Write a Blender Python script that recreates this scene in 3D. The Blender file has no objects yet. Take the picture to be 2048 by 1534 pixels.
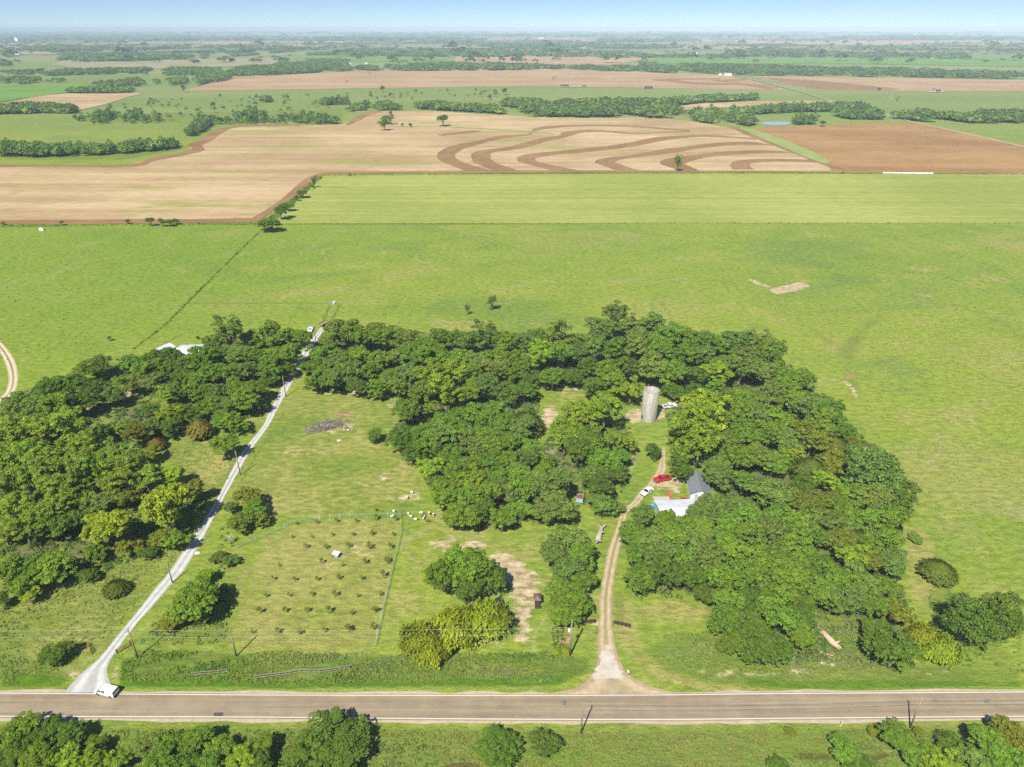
import bpy, bmesh, math, random
import numpy as np
from mathutils import Vector, Matrix, Euler

# ------------------------------------------------------------------ camera, sky, sun, exposure
S = bpy.context.scene
COL = S.collection
H = 125.0                      # camera height in metres
FPX = 1365.0                   # focal length in pixels of the 2048 px wide frame
PITCH = math.atan((767 - 57) / FPX)
SUN_EL = math.radians(52)
SH = Vector((0.42, 0.907))     # ground direction in which shadows fall

cam_d = bpy.data.cameras.new('camera')
cam = bpy.data.objects.new('camera', cam_d)
COL.objects.link(cam)
cam.location = (0, 0, H)
cam.rotation_euler = (math.pi / 2 - PITCH, 0, 0)
cam_d.sensor_width = 36
cam_d.lens = 36 * FPX / 2048
cam_d.clip_start = 1
cam_d.clip_end = 200000
S.camera = cam

W = bpy.data.worlds.new('World')
S.world = W
W.use_nodes = True
wn = W.node_tree.nodes
bg = wn['Background']
sky = wn.new('ShaderNodeTexSky')
sky.sky_type = 'NISHITA'
sky.sun_disc = False
sky.sun_elevation = SUN_EL
sky.sun_rotation = math.atan2(-SH.x, -SH.y)
sky.air_density = 0.42
sky.dust_density = 0.0
sky.ozone_density = 3.0
tc = wn.new('ShaderNodeTexCoord')
sz = wn.new('ShaderNodeSeparateXYZ')
mr = wn.new('ShaderNodeMapRange')
mr.inputs['From Min'].default_value = 0.06
mr.inputs['From Max'].default_value = 0.40
mr.inputs['To Min'].default_value = 0.81
mr.inputs['To Max'].default_value = 1.6  # sky boosted overhead and dimmed low down, added for more fill light
vm = wn.new('ShaderNodeVectorMath')
vm.operation = 'SCALE'
W.node_tree.links.new(tc.outputs['Generated'], sz.inputs[0])
W.node_tree.links.new(sz.outputs['Z'], mr.inputs['Value'])
W.node_tree.links.new(sky.outputs[0], vm.inputs[0])
W.node_tree.links.new(mr.outputs[0], vm.inputs['Scale'])
W.node_tree.links.new(vm.outputs[0], bg.inputs[0])
bg.inputs[1].default_value = 0.085

sun_d = bpy.data.lights.new('sun', 'SUN')
sun_d.energy = 4.6
sun_d.angle = math.radians(0.5)
sun_d.color = (1.0, 0.955, 0.87)
sun = bpy.data.objects.new('sun', sun_d)
COL.objects.link(sun)
ce = math.cos(SUN_EL)
sun.rotation_euler = Vector((SH.x * ce, SH.y * ce, -math.sin(SUN_EL))).to_track_quat('-Z', 'Y').to_euler()
sun.location = (-60, -120, 200)

S.view_settings.view_transform = 'Standard'
S.view_settings.look = 'None'
S.view_settings.exposure = 0.64
S.view_settings.gamma = 1
S.cycles.max_bounces = 5
S.cycles.diffuse_bounces = 3
S.cycles.glossy_bounces = 2
S.cycles.transmission_bounces = 4
S.cycles.transparent_max_bounces = 6
S.cycles.volume_bounces = 0
S.cycles.use_denoising = False

rng = random.Random(11)
nr = np.random.default_rng(5)

# ------------------------------------------------------------------ picture -> place
FWD = Vector((0, math.cos(PITCH), -math.sin(PITCH)))
UP = Vector((0, math.sin(PITCH), math.cos(PITCH)))


def gp(px, py, z=0.0):
    d = FWD * FPX + Vector((1, 0, 0)) * (px - 1024) + UP * (767 - py)
    t = (z - H) / d.z
    return Vector((d.x * t, d.y * t, z))


def depth_of(p):
    return (Vector(p) - Vector((0, 0, H))).dot(FWD)


def mpp(p):
    return depth_of(p) / FPX      # metres per picture pixel at p


def top_h(base, topy):
    """height of an upright thing standing at picture point base whose top shows at row topy"""
    g = gp(*base)
    d = FWD * FPX + UP * (767 - topy)
    return H + d.z * g.y / d.y


# ------------------------------------------------------------------ materials
class NT:
    def __init__(s, name):
        s.m = bpy.data.materials.new(name)
        s.m.use_nodes = True
        s.t = s.m.node_tree
        s.b = s.t.nodes['Principled BSDF']
        s.b.inputs['Roughness'].default_value = 0.85
        s.b.inputs['Specular IOR Level'].default_value = 0.2
        s.geo = s.t.nodes.new('ShaderNodeNewGeometry')
        s.pos = s.geo.outputs['Position']

    def n(s, t):
        return s.t.nodes.new(t)

    def put(s, sock, v):
        if hasattr(v, 'is_linked'):
            s.t.links.new(v, sock)
        elif isinstance(v, (tuple, list)) and len(v) == 3 and len(sock.default_value) == 4:
            sock.default_value = (*v, 1)
        else:
            sock.default_value = v

    def scaled(s, vec, sc, rot=0.0):
        m = s.n('ShaderNodeMapping')
        s.put(m.inputs['Vector'], vec)
        m.inputs['Scale'].default_value = sc
        m.inputs['Rotation'].default_value = (0, 0, rot)
        return m.outputs[0]

    def noise(s, scale, detail=3, rough=0.55, vec=None, dist=0.0):
        k = s.n('ShaderNodeTexNoise')
        s.put(k.inputs['Vector'], s.pos if vec is None else vec)
        k.inputs['Scale'].default_value = scale
        k.inputs['Detail'].default_value = detail
        k.inputs['Roughness'].default_value = rough
        k.inputs['Distortion'].default_value = dist
        return k.outputs['Fac']

    def ramp(s, f, a, b, lo=0.0, hi=1.0):
        k = s.n('ShaderNodeMapRange')
        k.interpolation_type = 'SMOOTHSTEP'
        s.put(k.inputs['Value'], f)
        k.inputs['From Min'].default_value = a
        k.inputs['From Max'].default_value = b
        k.inputs['To Min'].default_value = lo
        k.inputs['To Max'].default_value = hi
        return k.outputs[0]

    def math(s, op, a, b=0.0, clamp=False):
        k = s.n('ShaderNodeMath')
        k.operation = op
        k.use_clamp = clamp
        s.put(k.inputs[0], a)
        s.put(k.inputs[1], b)
        return k.outputs[0]

    def mix(s, f, a, b, mode='MIX'):
        k = s.n('ShaderNodeMix')
        k.data_type = 'RGBA'
        k.blend_type = mode
        s.put(k.inputs[0], f)
        s.put(k.inputs[6], a)
        s.put(k.inputs[7], b)
        return k.outputs[2]

    def grey(s, f):
        k = s.n('ShaderNodeCombineColor')
        for i in range(3):
            s.put(k.inputs[i], f)
        return k.outputs[0]

    def mul(s, c, f):
        return s.mix(1.0, c, s.grey(f), 'MULTIPLY')

    def attr(s, name, out='Fac'):
        k = s.n('ShaderNodeAttribute')
        k.attribute_name = name
        return k.outputs[out]

    def bump(s, h, strength, dist):
        k = s.n('ShaderNodeBump')
        k.inputs['Strength'].default_value = strength
        k.inputs['Distance'].default_value = dist
        s.put(k.inputs['Height'], h)
        s.t.links.new(k.outputs[0], s.b.inputs['Normal'])

    def col(s, c):
        s.put(s.b.inputs['Base Color'], c)
        return s


def simple(name, c, rough=0.7, metal=0.0, var=0.18, scale=1.5, spec=0.3):
    k = NT(name)
    k.b.inputs['Roughness'].default_value = rough
    k.b.inputs['Metallic'].default_value = metal
    k.b.inputs['Specular IOR Level'].default_value = spec
    n = k.noise(scale, 4, 0.6)
    k.col(k.mul(c, k.ramp(n, 0.25, 0.75, 1 - var, 1 + var)))
    return k.m


def m_ground():
    k = NT('meadow')
    p = k.pos
    n1 = k.noise(0.006, 4, 0.55)
    n2 = k.noise(0.045, 5, 0.62)
    n3 = k.noise(0.6, 4, 0.65, k.scaled(p, (0.55, 1, 1)))
    n4 = k.noise(2.2, 2, 0.6)
    c = k.mix(k.ramp(n1, 0.38, 0.64), (0.222, 0.274, 0.035), (0.170, 0.240, 0.030))
    c = k.mix(k.ramp(n2, 0.50, 0.72, 0, 0.75), c, (0.298, 0.282, 0.078))
    c = k.mix(k.ramp(n2, 0.47, 0.26, 0, 0.7), c, (0.125, 0.195, 0.036))
    n7 = k.noise(0.018, 4, 0.6, k.scaled(p, (0.5, 1, 1)), 0.8)
    c = k.mix(k.ramp(n7, 0.53, 0.66, 0, 0.6), c, (0.272, 0.267, 0.072))
    c = k.mix(k.ramp(n7, 0.45, 0.33, 0, 0.6), c, (0.135, 0.205, 0.04))
    trail = k.noise(0.010, 2, 0.5, None, 1.2)
    c = k.mix(k.ramp(k.math('ABSOLUTE', k.math('SUBTRACT', trail, 0.5)), 0.006, 0.0, 0, 0.5), c, (0.32, 0.28, 0.13))
    c = k.mix(k.math('MULTIPLY', k.attr('fresh'), 0.65), c, (0.158, 0.245, 0.026))
    c = k.mix(k.math('MULTIPLY', k.attr('olive'), 0.9), c, k.mix(k.ramp(n2, 0.35, 0.65), (0.150, 0.190, 0.034), (0.215, 0.225, 0.055)))
    # farther country: duller grassland
    sp = k.n('ShaderNodeSeparateXYZ')
    k.put(sp.inputs[0], p)
    far = k.ramp(sp.outputs[1], 650, 1500)
    n5 = k.noise(0.0016, 3, 0.6, k.scaled(p, (0.35, 1, 1)))
    fc = k.mix(k.ramp(n5, 0.4, 0.6), (0.165, 0.222, 0.054), (0.220, 0.250, 0.086))
    fc = k.mix(k.ramp(n2, 0.52, 0.75, 0, 0.45), fc, (0.10, 0.155, 0.036))
    c = k.mix(far, c, fc)
    vfar = k.ramp(sp.outputs[1], 2600, 7000)
    n6 = k.noise(0.0011, 3, 0.6, k.scaled(p, (0.22, 1, 1)))
    vc = k.mix(k.ramp(n6, 0.44, 0.56), (0.10, 0.15, 0.05), (0.25, 0.215, 0.115))
    c = k.mix(vfar, c, vc)
    edge = k.math('ADD', k.math('MULTIPLY', k.math('SUBTRACT', n2, 0.5), 1.5), k.math('MULTIPLY', k.math('SUBTRACT', n3, 0.5), 1.1))

    def msk(a, lo=0.35, hi=0.75):
        v = k.attr(a)
        gate = k.ramp(v, 0.02, 0.2)
        return k.math('MULTIPLY', k.ramp(k.math('ADD', v, edge), lo, hi), gate)
    c = k.mix(msk('mown'), c, k.mix(k.ramp(n2, 0.36, 0.64), (0.218, 0.240, 0.046), (0.285, 0.272, 0.076)))
    c = k.mix(msk('lush_or_shadow'), c, k.mix(k.ramp(n2, 0.35, 0.65), (0.085, 0.145, 0.020), (0.165, 0.205, 0.036)))
    c = k.mix(msk('deep'), c, k.mix(k.ramp(n2, 0.35, 0.65), (0.062, 0.140, 0.010), (0.105, 0.185, 0.016)))
    c = k.mix(msk('litter'), c, k.mix(k.ramp(n2, 0.4, 0.6), (0.085, 0.12, 0.025), (0.135, 0.135, 0.05)))
    c = k.mix(msk('bare'), c, k.mix(k.ramp(n3, 0.3, 0.7), (0.36, 0.275, 0.15), (0.48, 0.385, 0.235)))
    c = k.mix(msk('soil'), c, k.mix(k.ramp(n3, 0.3, 0.7), (0.27, 0.165, 0.085), (0.34, 0.225, 0.125)))
    c = k.mul(c, k.ramp(n3, 0.28, 0.72, 0.74, 1.2))
    c = k.mul(c, k.ramp(n4, 0.25, 0.75, 0.86, 1.14))
    k.col(c)
    hb = k.math('ADD', n3, k.math('MULTIPLY', n4, 0.35))
    k.bump(hb, 0.85, 0.75)
    k.b.inputs['Specular IOR Level'].default_value = 0.05
    return k.m


def m_field(name, a, b, streak=(0.004, 0.10), rot=0.0, green=None, gscale=(0.004, 0.02), gt=0.62, fine=0.25):
    k = NT(name)
    st = k.noise(1.0, 4, 0.6, k.scaled(k.pos, (streak[0], streak[1], 1), rot))
    big = k.noise(0.006, 3, 0.5)
    fi = k.noise(fine, 3, 0.7, k.scaled(k.pos, (0.3, 1, 1), rot))
    c = k.mix(k.ramp(k.math('ADD', k.math('MULTIPLY', st, 0.45), k.math('MULTIPLY', big, 0.55)), 0.36, 0.64), a, b)
    if green:
        g = k.noise(1.0, 5, 0.68, k.scaled(k.pos, (gscale[0], gscale[1], 1), rot))
        c = k.mix(k.ramp(g, gt, gt + 0.12, 0, 0.75), c, green)
    c = k.mul(c, k.ramp(fi, 0.3, 0.7, 0.86, 1.12))
    k.col(c)
    k.b.inputs['Specular IOR Level'].default_value = 0.05
    return k.m


def m_leaf():
    k = NT('leaves')
    oi = k.n('ShaderNodeObjectInfo')
    tone = k.attr('tone')
    n = k.noise(0.35, 2, 0.5)
    c = k.mul(oi.outputs['Color'], k.math('ADD', k.math('MULTIPLY', tone, 0.75), 0.62))
    c = k.mix(k.ramp(n, 0.45, 0.75, 0, 0.35), c, k.mix(1.0, c, (1.35, 1.15, 0.8), 'MULTIPLY'))
    return leaf_out(k, c)


def leaf_out(k, c):
    t = k.n('ShaderNodeBsdfTranslucent')
    k.put(t.inputs['Color'], k.mix(1.0, c, (1.2, 1.25, 0.6), 'MULTIPLY'))
    k.col(c)
    k.b.inputs['Roughness'].default_value = 0.6
    k.b.inputs['Specular IOR Level'].default_value = 0.22
    ms = k.n('ShaderNodeMixShader')
    ms.inputs[0].default_value = 0.30
    out = k.t.nodes['Material Output']
    k.t.links.new(k.b.outputs[0], ms.inputs[1])
    k.t.links.new(t.outputs[0], ms.inputs[2])
    k.t.links.new(ms.outputs[0], out.inputs[0])
    return k.m


def m_leaf_tint():
    k = NT('mixed_leaves')
    return leaf_out(k, k.attr('tint', 'Color'))


def m_bark(name, a, b):
    k = NT(name)
    n = k.noise(2.0, 5, 0.65, k.scaled(k.pos, (3, 3, 0.6)))
    k.col(k.mix(k.ramp(n, 0.35, 0.65), a, b))
    k.bump(n, 0.6, 0.05)
    return k.m


def m_gravel(name, a, b, weed, rut=0.0):
    k = NT(name)
    uv = k.n('ShaderNodeUVMap')
    sp = k.n('ShaderNodeSeparateXYZ')
    k.put(sp.inputs[0], uv.outputs[0])
    n = k.noise(0.5, 5, 0.65)
    f = k.noise(4.0, 3, 0.6)
    c = k.mix(k.ramp(n, 0.3, 0.7), a, b)
    u = sp.outputs[0]                 # 0..1 across the track
    mid = k.math('ABSOLUTE', k.math('SUBTRACT', u, 0.5))
    if rut:
        grass = k.math('SUBTRACT', 0.13, mid)
        w = k.attr('weedy')
        c = k.mix(k.ramp(k.math('ADD', k.math('MULTIPLY', grass, 5.0), k.math('SUBTRACT', n, 0.55)), 0.0, 0.35, 0, rut) if w is None else
                  k.math('MULTIPLY', k.ramp(k.math('ADD', k.math('MULTIPLY', grass, 5.0), k.math('SUBTRACT', n, 0.55)), 0.0, 0.35, 0, rut), w), c, weed)
    if rut:
        c = k.mul(c, k.ramp(k.math('ABSOLUTE', k.math('SUBTRACT', mid, 0.25)), 0.16, 0.04, 0.84, 1.12))
    e = k.math('ADD', k.math('MULTIPLY', k.math('SUBTRACT', mid, 0.475), 11.0), k.math('MULTIPLY', k.math('SUBTRACT', n, 0.5), 1.6))
    c = k.mix(k.ramp(e, 0.05, 0.6, 0, 0.9), c, weed)
    c = k.mul(c, k.ramp(f, 0.25, 0.75, 0.86, 1.12))
    k.col(c)
    k.bump(f, 0.4, 0.06)
    return k.m


def m_asphalt():
    k = NT('worn_asphalt')
    st = k.noise(1.0, 4, 0.6, k.scaled(k.pos, (0.02, 0.9, 1)))
    n = k.noise(0.25, 4, 0.6)
    f = k.noise(5.0, 3, 0.7)
    c = k.mix(k.ramp(k.math('ADD', k.math('MULTIPLY', st, 0.65), k.math('MULTIPLY', n, 0.35)), 0.36, 0.64), (0.222, 0.172, 0.108), (0.308, 0.243, 0.158))
    cr = k.noise(1.0, 2, 0.5, k.scaled(k.pos, (0.09, 0.5, 1)), 1.5)
    c = k.mix(k.ramp(k.math('ABSOLUTE', k.math('SUBTRACT', cr, 0.5)), 0.012, 0.0, 0, 0.35), c, (0.09, 0.075, 0.06))
    c = k.mul(c, k.ramp(f, 0.25, 0.75, 0.9, 1.1))
    k.col(c)
    return k.m


def m_paint():
    k = NT('road_paint')
    n = k.noise(2.0, 5, 0.7)
    k.col(k.mix(k.ramp(n, 0.58, 0.72, 0, 0.55), (0.60, 0.57, 0.50), (0.3, 0.25, 0.18)))
    return k.m


def m_silo():
    k = NT('silo_concrete')
    sp = k.n('ShaderNodeSeparateXYZ')
    k.put(sp.inputs[0], k.pos)
    n = k.noise(1.0, 5, 0.65, k.scaled(k.pos, (3.0, 3.0, 0.30)))
    b = k.noise(0.5, 3, 0.5)
    c = k.mix(k.ramp(n, 0.35, 0.66), (0.265, 0.25, 0.20), (0.42, 0.395, 0.325))
    c = k.mix(k.ramp(b, 0.45, 0.75, 0, 0.4), c, (0.24, 0.22, 0.17))
    k.col(c)
    w = k.n('ShaderNodeTexWave')
    w.bands_direction = 'Z'
    w.inputs['Scale'].default_value = 0.42
    k.put(w.inputs['Vector'], k.pos)
    k.bump(k.math('ADD', n, k.math('MULTIPLY', w.outputs['Fac'], 0.25)), 0.5, 0.06)
    return k.m


def m_ribbed(name, c):
    k = NT(name)
    k.b.inputs['Roughness'].default_value = 0.45
    tc = k.n('ShaderNodeTexCoord')
    w = k.n('ShaderNodeTexWave')
    w.bands_direction = 'X'
    w.inputs['Scale'].default_value = 0.42
    k.put(w.inputs['Vector'], tc.outputs['Object'])
    n = k.noise(0.4, 4, 0.6)
    cc = k.mix(k.ramp(w.outputs['Fac'], 0.0, 0.12, 0.35, 0.0), c, (0.36, 0.37, 0.38))
    k.col(k.mul(cc, k.ramp(n, 0.3, 0.7, 0.86, 1.06)))
    k.bump(w.outputs['Fac'], 0.4, 0.03)
    return k.m


def m_plough(name, a, b):
    k = NT(name)
    uv = k.n('ShaderNodeUVMap')
    fur = k.noise(1.0, 3, 0.65, k.scaled(uv.outputs[0], (26, 0.012, 1)))
    big = k.noise(0.02, 4, 0.6)
    fi = k.noise(0.5, 3, 0.7)
    c = k.mix(k.ramp(k.math('ADD', k.math('MULTIPLY', fur, 0.55), k.math('MULTIPLY', big, 0.45)), 0.38, 0.62), a, b)
    k.col(k.mul(c, k.ramp(fi, 0.3, 0.7, 0.84, 1.14)))
    k.b.inputs['Specular IOR Level'].default_value = 0.05
    return k.m


def m_water(name, c):
    k = NT(name)
    k.b.inputs['Base Color'].default_value = (*c, 1)
    k.b.inputs['Roughness'].default_value = 0.08
    k.b.inputs['Specular IOR Level'].default_value = 0.6
    k.bump(k.noise(0.8, 3, 0.5), 0.15, 0.05)
    return k.m


M = dict(
    ground=m_ground(), leaf=m_leaf(), tint=m_leaf_tint(),
    bark=m_bark('bark', (0.12, 0.095, 0.07), (0.24, 0.20, 0.155)),
    dead=m_bark('dead_wood', (0.30, 0.265, 0.22), (0.48, 0.43, 0.36)),
    log=m_bark('bare_log', (0.36, 0.27, 0.17), (0.58, 0.47, 0.31)),
    gravel=m_gravel('white_gravel', (0.405, 0.393, 0.36), (0.515, 0.50, 0.46), (0.17, 0.20, 0.07), 0.9),
    dirt=m_gravel('tan_dirt', (0.345, 0.265, 0.150), (0.455, 0.365, 0.220), (0.25, 0.235, 0.09), 0.55),
    track=m_gravel('pale_track', (0.46, 0.37, 0.25), (0.55, 0.46, 0.31), (0.2, 0.22, 0.06), 0.9),
    shoulder=m_gravel('gravel_shoulder', (0.36, 0.30, 0.19), (0.48, 0.40, 0.27), (0.15, 0.19, 0.045)),
    asphalt=m_asphalt(), paint=m_paint(), patch=simple('asphalt_patch', (0.075, 0.07, 0.065), 0.8, var=0.3),
    stubble=m_field('stubble', (0.325, 0.222, 0.108), (0.480, 0.355, 0.195), (0.0035, 0.045), 0.03, (0.25, 0.255, 0.06), (0.0045, 0.025), 0.535),
    plough=m_plough('ploughed_soil', (0.205, 0.115, 0.050), (0.290, 0.175, 0.082)), mouth=m_gravel('pale_drive_gravel', (0.42, 0.36, 0.28), (0.53, 0.48, 0.40), (0.42, 0.33, 0.21)),
    brown=m_field('brown_field', (0.250, 0.138, 0.052), (0.345, 0.205, 0.082), (0.006, 0.03), -0.35),
    hay=m_field('hay_meadow', (0.222, 0.262, 0.048), (0.318, 0.332, 0.084), (0.0022, 0.13), 0.02, (0.15, 0.235, 0.04), (0.006, 0.02), 0.6, 0.3),
    fartan=m_field('far_stubble', (0.32, 0.205, 0.105), (0.39, 0.265, 0.145), (0.001, 0.012), 0.02),
    farpale=m_field('far_pale_grass', (0.24, 0.225, 0.10), (0.29, 0.26, 0.14), (0.001, 0.01)),
    fargreen=m_field('far_crop', (0.115, 0.215, 0.03), (0.15, 0.25, 0.045), (0.001, 0.02)),
    greengrass=m_field('waterway_grass', (0.20, 0.27, 0.065), (0.28, 0.31, 0.10), (0.02, 0.02)),
    silo=m_silo(), cream=simple('pale_render', (0.62, 0.52, 0.36), 0.8),
    white=simple('white_paint', (0.78, 0.78, 0.77), 0.4, var=0.05),
    roofwhite=m_ribbed('white_metal_roof', (0.58, 0.59, 0.60)),
    roofgrey=simple('grey_shingles', (0.16, 0.17, 0.18), 0.8, var=0.2, scale=3),
    wallgrey=simple('grey_siding', (0.42, 0.43, 0.44), 0.7, var=0.1),
    carwhite=simple('white_car_paint', (0.76, 0.77, 0.78), 0.2, var=0.02, spec=0.5),
    carred=simple('red_car_paint', (0.50, 0.012, 0.015), 0.2, var=0.08, spec=0.5),
    carsilver=simple('silver_car_paint', (0.50, 0.54, 0.58), 0.25, 0.3, var=0.04, spec=0.5),
    glass=simple('car_glass', (0.015, 0.018, 0.022), 0.08, var=0.1, spec=0.6),
    tyre=simple('tyre_rubber', (0.02, 0.02, 0.02), 0.8), rim=simple('wheel_metal', (0.35, 0.35, 0.36), 0.35, 0.8),
    trim=simple('black_plastic', (0.03, 0.03, 0.032), 0.6), lamp=simple('lamp_lens', (0.7, 0.7, 0.66), 0.15),
    tail=simple('tail_lens', (0.35, 0.01, 0.01), 0.2),
    pole=m_bark('pole_wood', (0.20, 0.15, 0.10), (0.36, 0.28, 0.19)),
    wire=simple('wire_metal', (0.42, 0.40, 0.34), 0.5, 0.2), steel=simple('grey_steel', (0.4, 0.41, 0.42), 0.45, 0.5),
    ceramic=simple('insulator', (0.5, 0.5, 0.5), 0.3),
    wood=m_bark('weathered_rail', (0.20, 0.17, 0.125), (0.37, 0.32, 0.24)),
    darkwood=m_bark('dark_stained_wood', (0.045, 0.032, 0.025), (0.09, 0.065, 0.05)),
    redwood=simple('red_stained_deck', (0.40, 0.115, 0.055), 0.7, var=0.25),
    rust=simple('rusty_iron', (0.30, 0.12, 0.055), 0.85, var=0.35), brownroof=simple('brown_metal_roof', (0.165, 0.085, 0.065), 0.5, var=0.2),
    net=simple('green_netting', (0.26, 0.42, 0.28), 0.7), blue=simple('blue_plastic', (0.03, 0.27, 0.5), 0.4),
    paleblue=simple('pale_blue_paint', (0.33, 0.46, 0.58), 0.5, var=0.15), concrete=simple('concrete', (0.42, 0.38, 0.31), 0.85, var=0.15),
    orange=simple('orange_machine_paint', (0.45, 0.19, 0.06), 0.6, var=0.4), tank=simple('black_tank', (0.03, 0.03, 0.033), 0.5),
    stone=simple('pale_stone', (0.42, 0.36, 0.28), 0.9, var=0.35), bale=simple('white_plastic_wrap', (0.66, 0.68, 0.64), 0.4, var=0.2, scale=0.8),
    pond=m_water('pond_water', (0.34, 0.40, 0.42)), creek=m_water('creek_water', (0.10, 0.09, 0.02)),
    greybrush=m_bark('cut_branches', (0.11, 0.092, 0.08), (0.27, 0.235, 0.20)),
    goatw=simple('white_goat_hair', (0.72, 0.66, 0.56), 0.9, var=0.1), goatb=simple('brown_goat_hair', (0.21, 0.08, 0.03), 0.9, var=0.2),
)


# ------------------------------------------------------------------ mesh building
class MB:
    def __init__(s):
        s.v, s.f, s.mi = [], [], []

    def add(s, vs, fs, mi=0):
        o = len(s.v)
        s.v += [tuple(v) for v in vs]
        s.f += [tuple(i + o for i in f) for f in fs]
        s.mi += [mi] * len(fs)
        return s

    def box(s, c, d, rz=0.0, mi=0, taper=1.0):
        x, y, z = d[0] / 2, d[1] / 2, d[2] / 2
        R = Matrix.Rotation(rz, 3, 'Z')
        vs = []
        for sz in (-1, 1):
            t = taper if sz > 0 else 1
            for sx, sy in ((-1, -1), (1, -1), (1, 1), (-1, 1)):
                vs.append(R @ Vector((sx * x * t, sy * y * t, sz * z)) + Vector(c))
        return s.add(vs, [(3, 2, 1, 0), (4, 5, 6, 7), (0, 1, 5, 4), (1, 2, 6, 5), (2, 3, 7, 6), (3, 0, 4, 7)], mi)

    def bar(s, a, b, w, h=None, mi=0):
        a, b = Vector(a), Vector(b)
        h = h or w
        d = (b - a)
        if d.length < 1e-6:
            return s
        d.normalize()
        u = d.cross(Vector((0, 0, 1)))
        if u.length < 1e-3:
            u = Vector((1, 0, 0))
        u.normalize()
        n = u.cross(d)
        vs = []
        for p in (a, b):
            for i, j in ((-1, -1), (1, -1), (1, 1), (-1, 1)):
                vs.append(p + u * (i * w / 2) + n * (j * h / 2))
        return s.add(vs, [(0, 1, 2, 3), (7, 6, 5, 4), (4, 5, 1, 0), (5, 6, 2, 1), (6, 7, 3, 2), (7, 4, 0, 3)], mi)

    def tube(s, pts, rads, n=8, mi=0, cap=True):
        pts = [Vector(p) for p in pts]
        if not isinstance(rads, (list, tuple)):
            rads = [rads] * len(pts)
        vs, fs = [], []
        for i, p in enumerate(pts):
            d = (pts[min(i + 1, len(pts) - 1)] - pts[max(i - 1, 0)]).normalized()
            u = d.cross(Vector((0, 0, 1))) if abs(d.z) < 0.98 else d.cross(Vector((0, 1, 0)))
            u.normalize()
            w = d.cross(u)
            for k in range(n):
                a = 2 * math.pi * k / n
                vs.append(p + (u * math.cos(a) + w * math.sin(a)) * rads[i])
        for i in range(len(pts) - 1):
            for k in range(n):
                k2 = (k + 1) % n
                fs.append((i * n + k, (i + 1) * n + k, (i + 1) * n + k2, i * n + k2))
        if cap:
            fs.append(tuple(range(n)))
            fs.append(tuple((len(pts) - 1) * n + k for k in reversed(range(n))))
        return s.add(vs, fs, mi)

    def lathe(s, prof, n=24, c=(0, 0, 0), mi=0):
        vs, fs = [], []
        for r, z in prof:
            for k in range(n):
                a = 2 * math.pi * k / n
                vs.append((c[0] + r * math.cos(a), c[1] + r * math.sin(a), c[2] + z))
        for i in range(len(prof) - 1):
            for k in range(n):
                k2 = (k + 1) % n
                fs.append((i * n + k, i * n + k2, (i + 1) * n + k2, (i + 1) * n + k))
        return s.add(vs, fs, mi)

    def mesh(s, name, mats, smooth=False):
        me = bpy.data.meshes.new(name)
        me.from_pydata(s.v, [], s.f)
        for m in (mats if isinstance(mats, (list, tuple)) else [mats]):
            me.materials.append(M[m] if isinstance(m, str) else m)
        me.polygons.foreach_set('material_index', s.mi)
        if smooth:
            me.polygons.foreach_set('use_smooth', [True] * len(s.f))
        me.update()
        return me

    def build(s, name, mats, parent=None, smooth=False):
        return link(name, s.mesh(name, mats, smooth), parent)


def link(name, me, parent=None):
    o = bpy.data.objects.new(name, me)
    COL.objects.link(o)
    if parent is not None:
        o.parent = parent
    return o


def tag(o, label=None, cat=None, group=None, kind=None):
    if label:
        o['label'] = label
    if cat:
        o['category'] = cat
    if group:
        o['group'] = group
    if kind:
        o['kind'] = kind
    return o


def thing(name, label, cat, loc=(0, 0, 0), rz=0.0, group=None):
    o = link(name, None)
    o.empty_display_size = 0.5
    o.location = loc
    o.rotation_euler = (0, 0, rz)
    return tag(o, label, cat, group)


def structure(o):
    o['kind'] = 'structure'
    return o


def copy_tree(o, parent=None):
    c = o.copy()
    COL.objects.link(c)
    if parent is not None:
        c.parent = parent
    for ch in list(o.children):
        copy_tree(ch, c)
    return c


# ------------------------------------------------------------------ ground: one sheet to the horizon
def pip(poly, x, y):
    inside = np.zeros(x.shape, bool)
    n = len(poly)
    for i in range(n):
        x1, y1 = poly[i]
        x2, y2 = poly[(i + 1) % n]
        if y1 == y2:
            continue
        c = ((y1 > y) != (y2 > y)) & (x < (x2 - x1) * (y - y1) / (y2 - y1) + x1)
        inside ^= c
    return inside


def sdist(poly, x, y):
    d = np.full(x.shape, 1e18)
    n = len(poly)
    for i in range(n):
        x1, y1 = poly[i]
        x2, y2 = poly[(i + 1) % n]
        dx, dy = x2 - x1, y2 - y1
        L = dx * dx + dy * dy + 1e-9
        t = np.clip(((x - x1) * dx + (y - y1) * dy) / L, 0, 1)
        d = np.minimum(d, (x - x1 - t * dx) ** 2 + (y - y1 - t * dy) ** 2)
    d = np.sqrt(d)
    return np.where(pip(poly, x, y), d, -d)


def wpoly(pts):
    return [(gp(*p).x, gp(*p).y) for p in pts]


def ribbon_px(line, w):
    """picture polyline -> ground polygon of half width w metres (number or list)"""
    pts = [gp(*p) for p in line]
    if not isinstance(w, (list, tuple)):
        w = [w] * len(pts)
    L, Rr = [], []
    for i, p in enumerate(pts):
        d = pts[min(i + 1, len(pts) - 1)] - pts[max(i - 1, 0)]
        n = Vector((-d.y, d.x, 0)).normalized() * w[i]
        L.append((p.x + n.x, p.y + n.y))
        Rr.append((p.x - n.x, p.y - n.y))
    return L + Rr[::-1]


def ell_px(cx, cy, rx, ry, n=14):
    return wpoly([(cx + rx * math.cos(2 * math.pi * i / n), cy + ry * math.sin(2 * math.pi * i / n)) for i in range(n)])


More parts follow.
